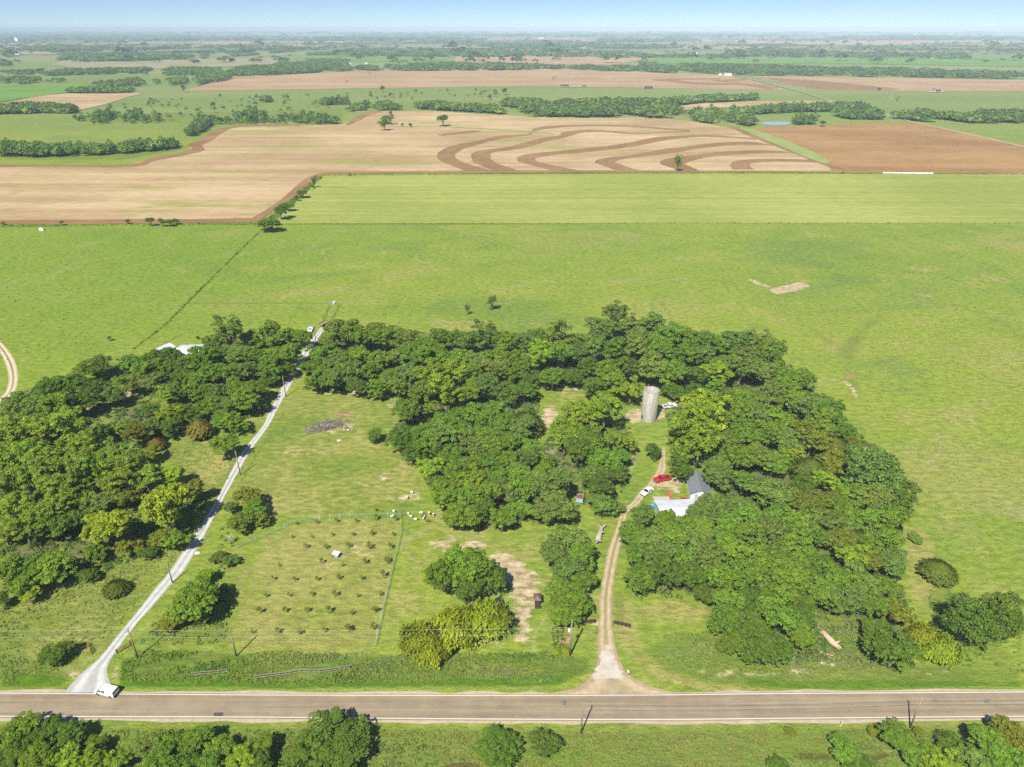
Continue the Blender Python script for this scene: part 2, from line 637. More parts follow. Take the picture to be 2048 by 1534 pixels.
WEST = [(600, 665), (560, 755), (480, 880), (440, 860), (330, 880), (300, 930), (360, 960), (420, 990), (385, 1090), (300, 1110), (190, 1150), (0, 1180), (0, 800), (60, 780), (150, 750), (200, 720), (270, 720), (400, 690), (450, 660)]
NORTH = [(650, 660), (1170, 670), (1240, 650), (1540, 700), (1640, 780), (1560, 800), (1330, 790), (1180, 780), (1080, 770), (1080, 850), (1050, 870), (790, 860), (800, 800), (780, 780), (610, 780), (610, 730)]
MIDDLE = [(790, 860), (1050, 830), (1080, 890), (1180, 830), (1260, 850), (1260, 920), (1240, 1000), (1170, 1010), (1120, 1030), (1000, 1060), (900, 1050), (840, 940)]
EAST = [(1320, 820), (1460, 780), (1660, 790), (1720, 870), (1800, 930), (1820, 1020), (1790, 1150), (1830, 1250), (1780, 1330), (1500, 1330), (1430, 1260), (1410, 1200), (1260, 1190), (1255, 1060), (1320, 1050), (1430, 1020), (1420, 930), (1360, 900)]
ORCHARD = [(530, 1072), (590, 1052), (700, 1040), (797, 1038), (795, 1085), (768, 1215), (750, 1295), (620, 1302), (478, 1302), (466, 1270), (505, 1140)]

MASKS = [  # attribute, polygon, soft edge, value
    ('deep', wpoly([(240, 1352), (600, 1364), (1100, 1350), (1178, 1338), (1110, 1372), (600, 1378), (238, 1376)]), 1.2, 0.85), ('deep', wpoly([(0, 1335), (120, 1352), (135, 1366), (110, 1374), (0, 1374)]), 1.2, 0.8),
    ('deep', wpoly([(1480, 1352), (1600, 1362), (1800, 1358), (2048, 1360), (2048, 1376), (1600, 1379), (1500, 1376)]), 1.2, 0.75), ('deep', wpoly([(1560, 1330), (1500, 1335), (1420, 1310), (1500, 1300), (1620, 1310)]), 2, 0.6),
    ('mown', ribbon_px([(1248, 1200), (1250, 1260), (1275, 1310), (1330, 1350), (1420, 1376), (1560, 1381)], [2.5, 3, 2.6, 2.0, 1.2, 0.6]), 0.8, 0.8), ('mown', ribbon_px([(1150, 1378), (1190, 1350), (1205, 1310), (1192, 1262)], [0.8, 1.6, 1.6, 2.2]), 0.8, 0.75),
    ('lush_or_shadow', ribbon_px([(1238, 1180), (1240, 1220), (1240, 1250)], 1.6), 0.8, 0.5), ('lush_or_shadow', ribbon_px([(452, 1022), (486, 956), (516, 904), (552, 852), (572, 818)], 0.45), 0.4, 0.8),  # thin lane-side ribbons, here and next line: fence shadow lines painted as dark grass
    ('lush_or_shadow', ribbon_px([(420, 1070), (345, 1138), (290, 1185), (228, 1232), (205, 1265), (165, 1290)], 0.45), 0.4, 0.8), ('lush_or_shadow', ribbon_px([(484, 890), (462, 935), (446, 975)], 0.4), 0.4, 0.8),
    ('mown', wpoly([(-60, 1444), (560, 1448), (1200, 1450), (2110, 1442), (2110, 1450), (1200, 1462), (560, 1460), (-60, 1456)]), 1, 0.5), ('mown', ell_px(1250, 1500, 120, 20), 4, 0.5), ('mown', ell_px(880, 1495, 70, 22), 4, 0.55),
    ('bare', ell_px(722, 968, 26, 7), 2, 0.42), ('bare', ell_px(590, 945, 12, 5), 1, 0.5), ('bare', ell_px(600, 985, 16, 8), 1.5, 0.45), ('bare', ell_px(660, 985, 10, 5), 1, 0.5), ('bare', ell_px(830, 990, 14, 7), 1, 0.66),
    ('bare', ell_px(905, 1075, 10, 4), 0.8, 0.7), ('bare', ell_px(640, 1200, 40, 8), 2, 0.4), ('bare', ell_px(580, 1278, 26, 6), 1.5, 0.52), ('bare', ell_px(650, 1135, 14, 4), 1, 0.55), ('bare', ell_px(660, 1210, 10, 3), .6, 0.6),
    ('bare', ell_px(1560, 578, 20, 4), 1.5, 0.7), ('bare', ell_px(1190, 1245, 8, 25), 1, 0.45), ('bare', ell_px(150, 1350, 16, 8), 1, 0.7), ('bare', ell_px(232, 1345, 9, 16), 1, 0.8), ('bare', ell_px(1860, 1345, 50, 5), 1, 0.62),
    ('fresh', wpoly([(-900, 430), (500, 445), (620, 560), (560, 640), (250, 720), (0, 800), (-900, 900)]), 60, 0.8), ('olive', wpoly([(-100, 1170), (345, 1100), (230, 1270), (130, 1345), (-100, 1350)]), 5, 0.9), ('olive', wpoly([(310, 900), (420, 860), (470, 930), (430, 1010), (350, 940)]), 3, 0.8), ('olive', wpoly([(540, 830), (600, 790), (780, 790), (840, 940), (800, 1030), (560, 1045), (480, 1080), (300, 1290), (470, 1300), (505, 1140), (470, 1000)]), 5, 0.55), ('olive', wpoly([(-60, 1446), (2110, 1444), (2110, 1560), (-60, 1560)]), 1.5, 0.6),
    ('fresh', wpoly([(700, 460), (1500, 460), (1450, 560), (900, 600)]), 50, 0.35),
    ('litter', wpoly(WEST), 4, 0.55), ('litter', wpoly(NORTH), 4, 0.55), ('litter', wpoly(MIDDLE), 4, 0.55), ('litter', wpoly(EAST), 4, 0.62),
    ('mown', wpoly(ORCHARD), 0.9, 1.0),
    ('mown', wpoly([(600, 792), (790, 790), (750, 870), (850, 950), (910, 1060), (870, 1200), (800, 1240), (760, 1300), (800, 1030), (560, 1045), (500, 1080), (480, 1010), (540, 900)]), 6, 0.50),
    ('mown', wpoly([(1030, 1060), (1240, 1040), (1200, 1280), (1150, 1310), (830, 1305), (850, 1200)]), 6, 0.42),
    ('mown', wpoly([(1240, 1100), (1262, 1195), (1330, 1190), (1410, 1200), (1420, 1250), (1280, 1310), (1340, 1385), (1230, 1385), (1225, 1240)]), 4, 0.45),
    ('mown', ell_px(1330, 1222, 75, 24), 2, 0.72), ('mown', wpoly([(1075, 850), (1080, 775), (1180, 770), (1170, 800), (1110, 850)]), 3, 0.5),
    ('mown', ribbon_px([(1815, 1050), (1842, 1085), (1838, 1130), (1850, 1180), (1858, 1210)], [4, 4, 3.5, 3, 2]), 1, 0.8),
    ('mown', wpoly([(320, 905), (420, 870), (470, 930), (440, 990), (350, 930)]), 3, 0.5),
    ('mown', wpoly([(0, 1200), (170, 1180), (330, 1150), (225, 1270), (130, 1330), (0, 1300)]), 6, 0.33),
    ('mown', ell_px(620, 590, 160, 34), 20, 0.36), ('mown', ell_px(330, 520, 90, 22), 20, 0.34), ('mown', ell_px(1650, 690, 60, 30), 12, 0.36),
    ('mown', ell_px(1900, 560, 180, 60), 30, 0.32), ('mown', ell_px(900, 650, 200, 14), 6, 0.42),
    ('lush_or_shadow', wpoly([(236, 1378), (242, 1325), (290, 1300), (480, 1304), (800, 1308), (1100, 1304), (1180, 1318), (1186, 1342), (1110, 1376), (600, 1380)]), 1.5, 0.80),
    ('lush_or_shadow', wpoly([(0, 1300), (110, 1330), (150, 1352), (120, 1378), (0, 1380)]), 2, 0.75),
    ('lush_or_shadow', wpoly([(1270, 1300), (1330, 1270), (1420, 1260), (1490, 1330), (1750, 1320), (2048, 1330), (2048, 1378), (1600, 1381), (1420, 1372), (1330, 1345)]), 2, 0.66),
    ('lush_or_shadow', wpoly([(-60, 1452), (560, 1448), (1200, 1455), (2110, 1446), (2110, 1560), (-60, 1560)]), 2, 0.62),
    ('lush_or_shadow', wpoly([(270, 1290), (330, 1210), (420, 1150), (470, 1200), (460, 1290)]), 3, 0.62),
    ('lush_or_shadow', ribbon_px([(265, 700), (330, 650), (390, 590), (440, 540), (525, 458)], 0.9), 0.6, 0.8),
    ('lush_or_shadow', ribbon_px([(370, 607), (520, 607), (660, 607)], 0.8), 0.5, 0.85), ('lush_or_shadow', ribbon_px([(570, 448), (1200, 447), (2060, 446)], 1.0), 0.8, 0.85),
    ('lush_or_shadow', ribbon_px([(0, 452), (260, 450), (530, 448)], 2.2), 1.2, 0.95), ('lush_or_shadow', ribbon_px([(640, 351), (1000, 347), (1400, 345), (2060, 348)], 3.2), 1.5, 0.95),
    ('lush_or_shadow', ribbon_px([(520, 455), (560, 425), (600, 388), (640, 350)], 4), 2, 0.95),
    ('lush_or_shadow', ribbon_px([(660, 610), (648, 640)], 0.9), 0.5, 0.85), ('lush_or_shadow', ribbon_px([(682, 608), (660, 645)], 0.9), 0.5, 0.85),
    ('lush_or_shadow', ribbon_px([(1768, 628), (1722, 660), (1694, 705), (1700, 745), (1712, 800)], 4), 5, 0.55), ('lush_or_shadow', ribbon_px([(1535, 590), (1600, 640), (1665, 690)], 3), 4, 0.5),
    ('lush_or_shadow', ribbon_px([(318, 694), (360, 670), (400, 662)], 1), 0.5, 0.7), ('lush_or_shadow', wpoly([(1260, 930), (1300, 890), (1300, 850), (1320, 850), (1310, 930), (1262, 990)]), 3, 0.42),
    ('lush_or_shadow', wpoly([(1850, 1180), (1890, 1150), (2048, 1320), (2048, 1375), (1850, 1360)]), 4, 0.55),
    ('lush_or_shadow', ribbon_px([(470, 1098), (555, 1062), (700, 1036), (797, 1034), (795, 1090), (768, 1215), (752, 1292)], 0.6), 0.4, 0.42),
    ('lush_or_shadow', ell_px(1820, 855, 10, 7), 2, 0.5), ('lush_or_shadow', ell_px(300, 865, 45, 16), 3, 0.6),
    ('lush_or_shadow', wpoly([(0, 320), (250, 322), (300, 312), (370, 300), (380, 292), (200, 285), (0, 290)]), 10, 0.62),
    ('lush_or_shadow', wpoly([(150, 232), (330, 225), (700, 215), (700, 240), (480, 250), (300, 248), (160, 245)]), 20, 0.55),
    ('bare', ribbon_px([(0, 640), (60, 628), (150, 610)], 1.2), 1, 0.42),
    ('bare', ribbon_px([(1497, 556), (1515, 566), (1540, 574)], [1.2, 2.4, 1.4]), 1.2, 1.0), ('bare', ribbon_px([(1548, 585), (1575, 577), (1610, 568)], [2.5, 5.5, 3.5]), 2.0, 1.0),
    ('bare', ell_px(655, 852, 50, 16), 2, 0.5), ('bare', ell_px(780, 810, 16, 8), 2, 0.62), ('bare', ell_px(768, 952, 14, 9), 2, 0.72),
    ('bare', ell_px(815, 1000, 42, 18), 4, 0.62), ('bare', ell_px(600, 905, 40, 14), 5, 0.4), ('bare', ribbon_px([(560, 880), (577, 848), (680, 818)], 1.2), 1.5, 0.45),
    ('bare', ell_px(945, 1092, 30, 9), 1.5, 0.85), ('bare', ribbon_px([(985, 1110), (1012, 1135), (1035, 1160), (1050, 1185), (1048, 1215), (1040, 1240), (1046, 1262), (1040, 1285)], [3, 4.6, 5.2, 4.6, 3.6, 3.0, 2.4, 1.5]), 2.5, 0.8),
    ('bare', ell_px(1060, 1147, 16, 7), 1, 0.8), ('bare', ell_px(880, 1090, 30, 16), 3, 0.56), ('bare', ell_px(700, 1105, 60, 20), 4, 0.36), ('bare', ell_px(860, 1275, 40, 14), 3, 0.55),
    ('bare', ell_px(985, 1283, 38, 8), 1, 0.66), ('bare', ell_px(1130, 778, 52, 7), 2, 0.6), ('bare', ribbon_px([(1105, 810), (1098, 835), (1088, 865)], [3, 3, 1.5]), 1.5, 0.7),
    ('bare', ell_px(1270, 832, 20, 15), 1.2, 0.95), ('bare', ell_px(1318, 826, 14, 14), 1.2, 0.9), ('bare', ell_px(1335, 968, 34, 14), 2, 0.72), ('bare', ell_px(1310, 1005, 22, 25), 2, 0.5),
    ('bare', ell_px(240, 790, 38, 10), 2, 0.8), ('bare', ell_px(195, 818, 50, 10), 2, 0.7), ('bare', ell_px(375, 868, 24, 6), 1, 0.6), ('bare', ell_px(700, 785, 90, 6), 1.5, 0.55),
    ('bare', ell_px(930, 812, 20, 8), 1.5, 0.8), ('bare', ell_px(965, 755, 8, 5), 1, 0.8), ('bare', ell_px(1200, 1290, 14, 50), 2, 0.42), ('bare', ell_px(1265, 1160, 12, 40), 2, 0.5),
    ('bare', ribbon_px([(1640, 1290), (1655, 1330)], 1.5), 1, 0.5), ('bare', wpoly([(560, 1446), (900, 1449), (1300, 1450), (1300, 1445), (900, 1444), (560, 1443)]), 0.4, 0.6),
    ('bare', ell_px(1500, 1345, 170, 9), 1, 0.42), ('bare', ell_px(2000, 1300, 60, 10), 2, 0.45), ('bare', ell_px(1280, 1508, 30, 10), 1.5, 0.55),
    ('soil', ell_px(690, 828, 24, 8), 1.2, 0.62), ('soil', ell_px(1698, 752, 14, 4), 0.8, 0.95), ('bare', ribbon_px([(1690, 762), (1705, 778), (1713, 795)], 1.2), 1, 0.75),
    ('soil', ribbon_px([(1128, 1272), (1132, 1290)], 1.6), 0.6, 0.75), ('soil', ell_px(1970, 1345, 60, 8), 1, 0.4), ('soil', ell_px(1870, 1345, 70, 6), 1, 0.5),
    ('bare', ribbon_px([(683, 560), (676, 585), (668, 604)], 0.5), 0.6, 0.42), ('bare', ribbon_px([(688, 560), (682, 585), (676, 604)], 0.5), 0.6, 0.42),
]


def build_ground():
    ys = [20.0]
    while ys[-1] < 430:
        ys.append(ys[-1] + 0.0046 * (ys[-1] + 60))
    while ys[-1] < 60000:
        ys.append(ys[-1] + 0.012 * (ys[-1] + 40))
    ys = np.array(ys)
    nc = 560
    s = np.linspace(-1, 1, nc)
    X = (s[None, :] * 0.95 * (ys[:, None] + 90))
    Y = np.repeat(ys[:, None], nc, 1)
    nrw = len(ys)
    co = np.stack([X.ravel(), Y.ravel(), np.zeros(X.size)], 1)
    idx = np.arange(nrw * nc).reshape(nrw, nc)
    q = np.stack([idx[:-1, :-1].ravel(), idx[:-1, 1:].ravel(), idx[1:, 1:].ravel(), idx[1:, :-1].ravel()], 1)
    # the country beside and behind the fan, in large faces
    n0 = len(co)
    fx, ny = X[0, -1], ys[0]
    ext = np.array([(-60000, -60000, 0), (60000, -60000, 0), (60000, ny, 0), (fx, ny, 0), (-fx, ny, 0), (-60000, ny, 0),
                    (60000, ys[-1], 0), (X[-1, -1], ys[-1], 0), (-60000, ys[-1], 0), (X[-1, 0], ys[-1], 0)], float)
    co = np.vstack([co, ext])
    e = [n0 + i for i in range(10)]
    me = bpy.data.meshes.new('ground')
    faces = [(e[0], e[1], e[2], e[5])]
    sideR = list(idx[:, -1])
    sideL = list(idx[:, 0])
    me.vertices.add(len(co))
    me.vertices.foreach_set('co', co.ravel())
    loops = list(q.ravel())
    sizes = [4] * len(q)
    for f in faces:
        loops += f
        sizes.append(len(f))
    # right and left flanks as triangle fans to a far corner
    if X[-1, -1] < 60000:
        loops += [e[2]] + [e[6]] + sideR[::-1]
        sizes.append(2 + len(sideR))
        loops += [e[8], e[5]] + sideL
        sizes.append(2 + len(sideL))
    else:
        for a, b in zip(sideR[:-1], sideR[1:]):
            if co[b][0] < 60000:
                loops += [a, e[2], b]
                sizes.append(3)
        for a, b in zip(sideL[:-1], sideL[1:]):
            if co[b][0] > -60000:
                loops += [a, b, e[5]]
                sizes.append(3)
    me.loops.add(len(loops))
    me.loops.foreach_set('vertex_index', np.array(loops, dtype=np.int32))
    me.polygons.add(len(sizes))
    st = np.concatenate([[0], np.cumsum(sizes)[:-1]]).astype(np.int32)
    me.polygons.foreach_set('loop_start', st)
    me.update(calc_edges=True)
    me.validate()
    x, y = co[:, 0], co[:, 1]
    arr = {a: np.zeros(len(co), np.float32) for a in ('mown', 'lush_or_shadow', 'litter', 'bare', 'soil', 'fresh', 'deep', 'olive')}
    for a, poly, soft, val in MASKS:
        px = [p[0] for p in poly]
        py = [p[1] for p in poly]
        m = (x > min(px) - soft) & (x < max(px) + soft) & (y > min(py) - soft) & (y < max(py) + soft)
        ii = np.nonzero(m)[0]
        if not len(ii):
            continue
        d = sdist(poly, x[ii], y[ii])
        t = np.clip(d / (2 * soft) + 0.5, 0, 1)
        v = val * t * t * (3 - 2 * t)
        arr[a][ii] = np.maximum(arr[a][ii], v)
    for a, v in arr.items():
        at = me.attributes.new(a, 'FLOAT', 'POINT')
        if len(at.data) == len(v):
            at.data.foreach_set('value', v)
        else:
            at.data.foreach_set('value', v[:len(at.data)])
    me.materials.append(M['ground'])
    structure(link('ground', me))


build_ground()


# ------------------------------------------------------------------ sheets: roads, tracks, fields, water
def sheet(name, poly, z, mat):
    mb = MB()
    mb.add([(x, y, z) for x, y in poly], [tuple(range(len(poly)))])
    me = mb.mesh(name, mat)
    if sum(p[0] * q[1] - q[0] * p[1] for p, q in zip(poly, poly[1:] + poly[:1])) < 0:
        me.flip_normals()
    return structure(link(name, me))


def smooth_line(pts, sub=6):
    out = []
    n = len(pts)
    for i in range(n - 1):
        p0, p1, p2, p3 = (np.array(pts[max(i - 1, 0)], float), np.array(pts[i], float), np.array(pts[i + 1], float), np.array(pts[min(i + 2, n - 1)], float))
        for k in range(sub):
            t = k / sub
            out.append(tuple(0.5 * ((2 * p1) + (-p0 + p2) * t + (2 * p0 - 5 * p1 + 4 * p2 - p3) * t * t + (-p0 + 3 * p1 - 3 * p2 + p3) * t ** 3)))
    out.append(tuple(pts[-1]))
    return out


def resample(line, n):
    p = np.array(line, float)
    d = np.concatenate([[0], np.cumsum(np.hypot(*np.diff(p, axis=0).T))])
    t = np.linspace(0, d[-1], n)
    return list(zip(np.interp(t, d, p[:, 0]), np.interp(t, d, p[:, 1])))


def strip(name, left, right, z, mat, sub=8, weedy=None, jitter=0.0):
    """track between two picture edge lines; uv.x runs across, uv.y along in metres"""
    L = smooth_line(left, sub)
    R = smooth_line(right, sub)
    if len(L) != len(R):
        L, R = resample(L, 90), resample(R, 90)
    n = len(L)
    vs, fs, uv = [], [], []
    run = 0
    NX = 5
    for i in range(n):
        a, b = gp(*L[i]), gp(*R[i])
        if i:
            run += ((a + b) / 2 - prev).length
        prev = (a + b) / 2
        ja, jb = rng.uniform(-jitter, jitter), rng.uniform(-jitter, jitter)
        d = (b - a).normalized()
        a = a - d * ja
        b = b + d * jb
        for k in range(NX):
            p = a.lerp(b, k / (NX - 1))
            vs.append((p.x, p.y, z))
            uv.append((k / (NX - 1), run))
    for i in range(n - 1):
        for k in range(NX - 1):
            j = i * NX + k
            fs.append((j, j + 1, j + NX + 1, j + NX))
    mb = MB()
    mb.add(vs, fs)
    me = mb.mesh(name, mat)
    ul = me.uv_layers.new(name='UVMap')
    for lp in me.loops:
        ul.data[lp.index].uv = uv[lp.vertex_index]
    at = me.attributes.new('weedy', 'FLOAT', 'POINT')
    wv = []
    for i in range(n):
        t = i / (n - 1) * (len(left) - 1)
        v = 0.0 if weedy is None else float(np.interp(t, range(len(weedy)), weedy))
        wv += [v] * NX
    at.data.foreach_set('value', wv)
    if me.polygons[0].normal.z < 0:
        me.flip_normals()
    return structure(link(name, me))


# highway
RX = [-500, 0, 250, 500, 850, 1100, 1350, 1550, 2048, 2548]
RT = [1383.5, 1386.3, 1388.2, 1390, 1391, 1391, 1389.8, 1387.3, 1384, 1380]      # far painted line
RB = [1430, 1432.3, 1433.2, 1434, 1437, 1438.5, 1438.8, 1436.6, 1432.4, 1427]     # near painted line
strip('road_shoulder', [(x, y - 7) for x, y in zip(RX, RT)], [(x, y + 9.5) for x, y in zip(RX, RB)], 0.006, 'shoulder', 6, jitter=0.35)
strip('road', [(x, y - 2.6) for x, y in zip(RX, RT)], [(x, y + 3.8) for x, y in zip(RX, RB)], 0.010, 'asphalt', 6)
strip('road_edge_line', [(x, y - 0.9) for x, y in zip(RX, RT)], [(x, y + 0.7) for x, y in zip(RX, RT)], 0.014, 'paint', 6)
strip('road_edge_line', [(x, y - 0.8) for x, y in zip(RX, RB)], [(x, y + 0.9) for x, y in zip(RX, RB)], 0.014, 'paint', 6)
sheet('road_patch', wpoly([(428, 1425.5), (446, 1424.5), (447, 1431), (440, 1433), (427, 1432)]), 0.0145, 'patch')
sheet('road_patch', wpoly([(1126, 1401), (1133, 1401), (1133, 1410), (1126, 1410)]), 0.014, simple('faded_patch', (0.15, 0.125, 0.095), 0.8, var=0.2))
sheet('road_patch', wpoly([(1965, 1398), (1978, 1397), (1980, 1405), (1968, 1406)]), 0.014, simple('grey_patch', (0.17, 0.16, 0.145), 0.8, var=0.2))
# white gravel lane
strip('gravel_lane',
      [(128, 1386), (148, 1362), (168, 1342), (198, 1316), (245, 1259), (283, 1212), (312, 1175), (345, 1134), (394, 1061), (427, 1009), (455, 956), (484, 904), (525, 852), (541, 818), (577, 750), (607, 699), (634, 665), (640, 655)],
      [(222, 1386), (219, 1362), (214, 1342), (223, 1316), (264, 1259), (305, 1212), (337, 1175), (372, 1134), (414, 1061), (441, 1009), (470, 956), (500, 904), (537, 852), (555, 818), (593, 750), (624, 699), (644, 665), (646, 655)],
      0.008, 'gravel', 6, weedy=[0, 0, 0, 0.1, 0.1, 0.1, 0, 0, 0.15, 0.6, 0.5, 0.1, 0, 0, 0, 0.2, 0.5, 0.5], jitter=0.08)
# farm drive
strip('dirt_drive',
      [(1085, 1388), (1150, 1376), (1182, 1352), (1194, 1325), (1197, 1264), (1201, 1186), (1209, 1134), (1217, 1100), (1232, 1056), (1240, 1030), (1250, 1015), (1265, 1003), (1278, 985), (1297, 966), (1312, 942), (1321, 916), (1324, 903), (1325, 893)],
      [(1400, 1388), (1320, 1378), (1262, 1352), (1242, 1325), (1225, 1264), (1224, 1186), (1232, 1134), (1239, 1100), (1249, 1056), (1253, 1030), (1262, 1018), (1278, 1008), (1292, 988), (1313, 968), (1331, 942), (1331, 916), (1331, 903), (1329, 893)],
      0.008, 'dirt', 6, weedy=[0, 0, 0, 0.2, 0.7, 1, 1, 1, 1, 0.6, 0.3, 0.2, 0.1, 0, 0, 0.3, 0.9, 1], jitter=0.15)
strip('gravel_patch', [(1180, 1358), (1194, 1335), (1203, 1312), (1210, 1290)], [(1248, 1356), (1238, 1335), (1228, 1312), (1220, 1290)], 0.012, 'mouth', 6, jitter=0.7)
strip('field_track', [(-30, 672), (0, 706), (13, 735), (17, 760), (10, 785), (-10, 805)], [(-10, 672), (8, 690), (29, 720), (36, 755), (30, 782), (8, 805)], 0.008, 'track', 8, weedy=[1, 1, 1, 0.8, 0.5, 0.2])
# far tracks
sheet('country_road', ribbon_px([(1470, 152), (1530, 165), (1600, 183), (1672, 205)], 5.0), 0.75, 'farpale')
sheet('country_road', ribbon_px([(1738, 222), (1775, 230), (1830, 245), (1900, 260), (2060, 296)], 3.2), 0.22, 'track')
sheet('field_track', ribbon_px([(0, 188), (60, 188), (130, 187)], 3), 0.3, 'farpale')
sheet('field_track', ribbon_px([(350, 183), (400, 171), (430, 160)], 3), 0.3, 'farpale')
sheet('field_track', ribbon_px([(1780, 195), (1783, 200), (1800, 204)], 3), 0.3, 'farpale')


def c2(pts):
    return [(680 + x / 2.926, 40 + y / 2.926) for x, y in pts]


def c3(pts):
    return [(1348 + x / 2.926, 40 + y / 2.926) for x, y in pts]


# fields
sheet('stubble_field', wpoly([(-1400, 331), (0, 331), (255, 330), (300, 318), (360, 307), (385, 300), (375, 292), (400, 280), (430, 262), (480, 252), (540, 253), (680, 250), (702, 240), (725, 228), (750, 223), (860, 222), (960, 228), (1080, 234), (1180, 236), (1300, 234), (1400, 245), (1470, 258), (1540, 288), (1655, 325), (1662, 344), (1000, 346), (700, 347), (650, 348), (625, 362), (590, 388), (540, 424), (510, 443), (250, 447), (0, 449), (-1400, 449)]), 0.08, 'stubble')
sheet('brown_field', wpoly([(1502, 256), (1560, 253), (1640, 251), (1700, 247), (1840, 246), (1900, 258), (2060, 293), (2120, 308), (2120, 349), (1900, 347), (1765, 345.5), (1662, 345), (1660, 325), (1540, 284)]), 0.08, 'brown')
sheet('grass_waterway', wpoly(c3([(380, 632), (470, 640), (640, 700), (820, 775), (905, 822), (905, 836), (870, 838), (780, 805), (640, 745), (430, 655)])), 0.20, 'greengrass')
PS = [
    ([(730, 882), (600, 830), (567, 800), (590, 765), (680, 730), (800, 710), (900, 683), (1000, 675), (1110, 665), (1115, 645), (1180, 625), (1300, 617), (1500, 613), (1700, 618), (1900, 632), (2048, 645)],
     [(890, 882), (740, 840), (672, 800), (700, 765), (790, 735), (900, 705), (1000, 687), (1110, 671), (1140, 655), (1190, 640), (1300, 628), (1500, 621), (1700, 627), (1900, 640), (2048, 652)]),
    ([(900, 882), (790, 835), (765, 800), (790, 770), (900, 755), (1000, 740), (1080, 718), (1180, 692), (1280, 675), (1300, 658), (1400, 645), (1500, 643), (1600, 650), (1750, 662), (1900, 655), (2048, 650)],
     [(1050, 882), (920, 840), (880, 800), (900, 775), (1000, 762), (1100, 745), (1200, 712), (1290, 694), (1340, 680), (1380, 670), (1420, 660), (1500, 655), (1600, 660), (1750, 669), (1900, 660), (2048, 656)]),
    ([(1240, 882), (1080, 840), (1030, 815), (1060, 795), (1150, 780), (1400, 755), (1650, 725), (1800, 695), (1900, 682), (2048, 675), (2170, 673), (2330, 684), (2420, 690)],
     [(1400, 882), (1200, 840), (1143, 815), (1200, 797), (1300, 785), (1400, 778), (1650, 750), (1800, 725), (1900, 705), (2048, 688), (2150, 684), (2330, 693), (2440, 702)]),
    ([(1620, 882), (1520, 845), (1493, 830), (1530, 812), (1700, 790), (1900, 755), (2048, 738), (2200, 720), (2350, 713), (2440, 716)],
     [(1760, 882), (1640, 845), (1615, 830), (1680, 812), (1850, 790), (2000, 770), (2100, 753), (2230, 738), (2360, 729), (2560, 736)]),
    ([(1990, 882), (1890, 850), (1870, 832), (1930, 810), (2048, 793), (2200, 775), (2350, 766), (2500, 764), (2580, 768)],
     [(2110, 882), (2050, 858), (2020, 842), (2100, 815), (2180, 800), (2280, 790), (2400, 782), (2560, 778), (2660, 780)]),
    ([(2300, 875), (2282, 850), (2300, 832), (2350, 820), (2500, 813), (2700, 816), (2760, 820)],
     [(2430, 875), (2400, 858), (2400, 845), (2440, 835), (2560, 829), (2720, 831), (2790, 836)]),
    ([(560, 672), (650, 660), (720, 652), (790, 646)], [(600, 678), (700, 668), (770, 660), (830, 650)]),
]
for a, b in PS:
    strip('ploughed_strip', c2(a), c2(b), 0.16, 'plough', 6, jitter=1.1)
strip('ploughed_strip', [(-1400, 440), (0, 440), (250, 439), (420, 438), (500, 436)], [(-1400, 449.5), (0, 449), (250, 447.5), (430, 446), (512, 444)], 0.17, 'plough', 5)
strip('ploughed_strip', [(500, 438), (540, 415), (575, 388), (605, 362), (635, 347), (660, 344)], [(512, 444.5), (545, 424), (592, 391), (627, 363), (650, 348.5), (670, 347.5)], 0.18, 'plough', 5)
strip('ploughed_strip', [(655, 343.5), (800, 343), (1000, 341), (1300, 341), (1662, 342)], [(655, 347.6), (800, 347.2), (1000, 346.4), (1300, 345.4), (1662, 345)], 0.19, 'plough', 5)
strip('ploughed_strip', [(1455, 252), (1500, 273), (1560, 296), (1620, 320), (1665, 337)], [(1480, 255), (1530, 276), (1590, 299), (1645, 322), (1700, 343)], 0.19, 'plough', 5)
strip('ploughed_strip', [(-1400, 328), (0, 329), (250, 329), (300, 316), (355, 306), (385, 297), (372, 291), (400, 279), (430, 261), (480, 251), (600, 250)],
      [(-1400, 333), (0, 334), (255, 334), (308, 322), (372, 310), (408, 301), (405, 291), (425, 280), (447, 265), (482, 254), (600, 252.5)], 0.19, 'plough', 5)
strip('ploughed_strip', [(690, 250), (705, 238), (730, 226), (760, 222)], [(700, 250), (722, 239), (742, 229), (765, 224)], 0.19, 'plough', 5)
sheet('grass_strip', ribbon_px([(765, 253), (880, 253.5), (960, 257), (1040, 262), (1110, 268)], [3, 4, 6, 6, 3]), 0.21, 'greengrass')
sheet('hay_meadow', wpoly([(642, 351), (900, 349), (1300, 347.5), (1765, 348), (2700, 350), (2700, 445.5), (1500, 446), (572, 447), (548, 446), (575, 418), (610, 386)]), 0.06, 'hay')
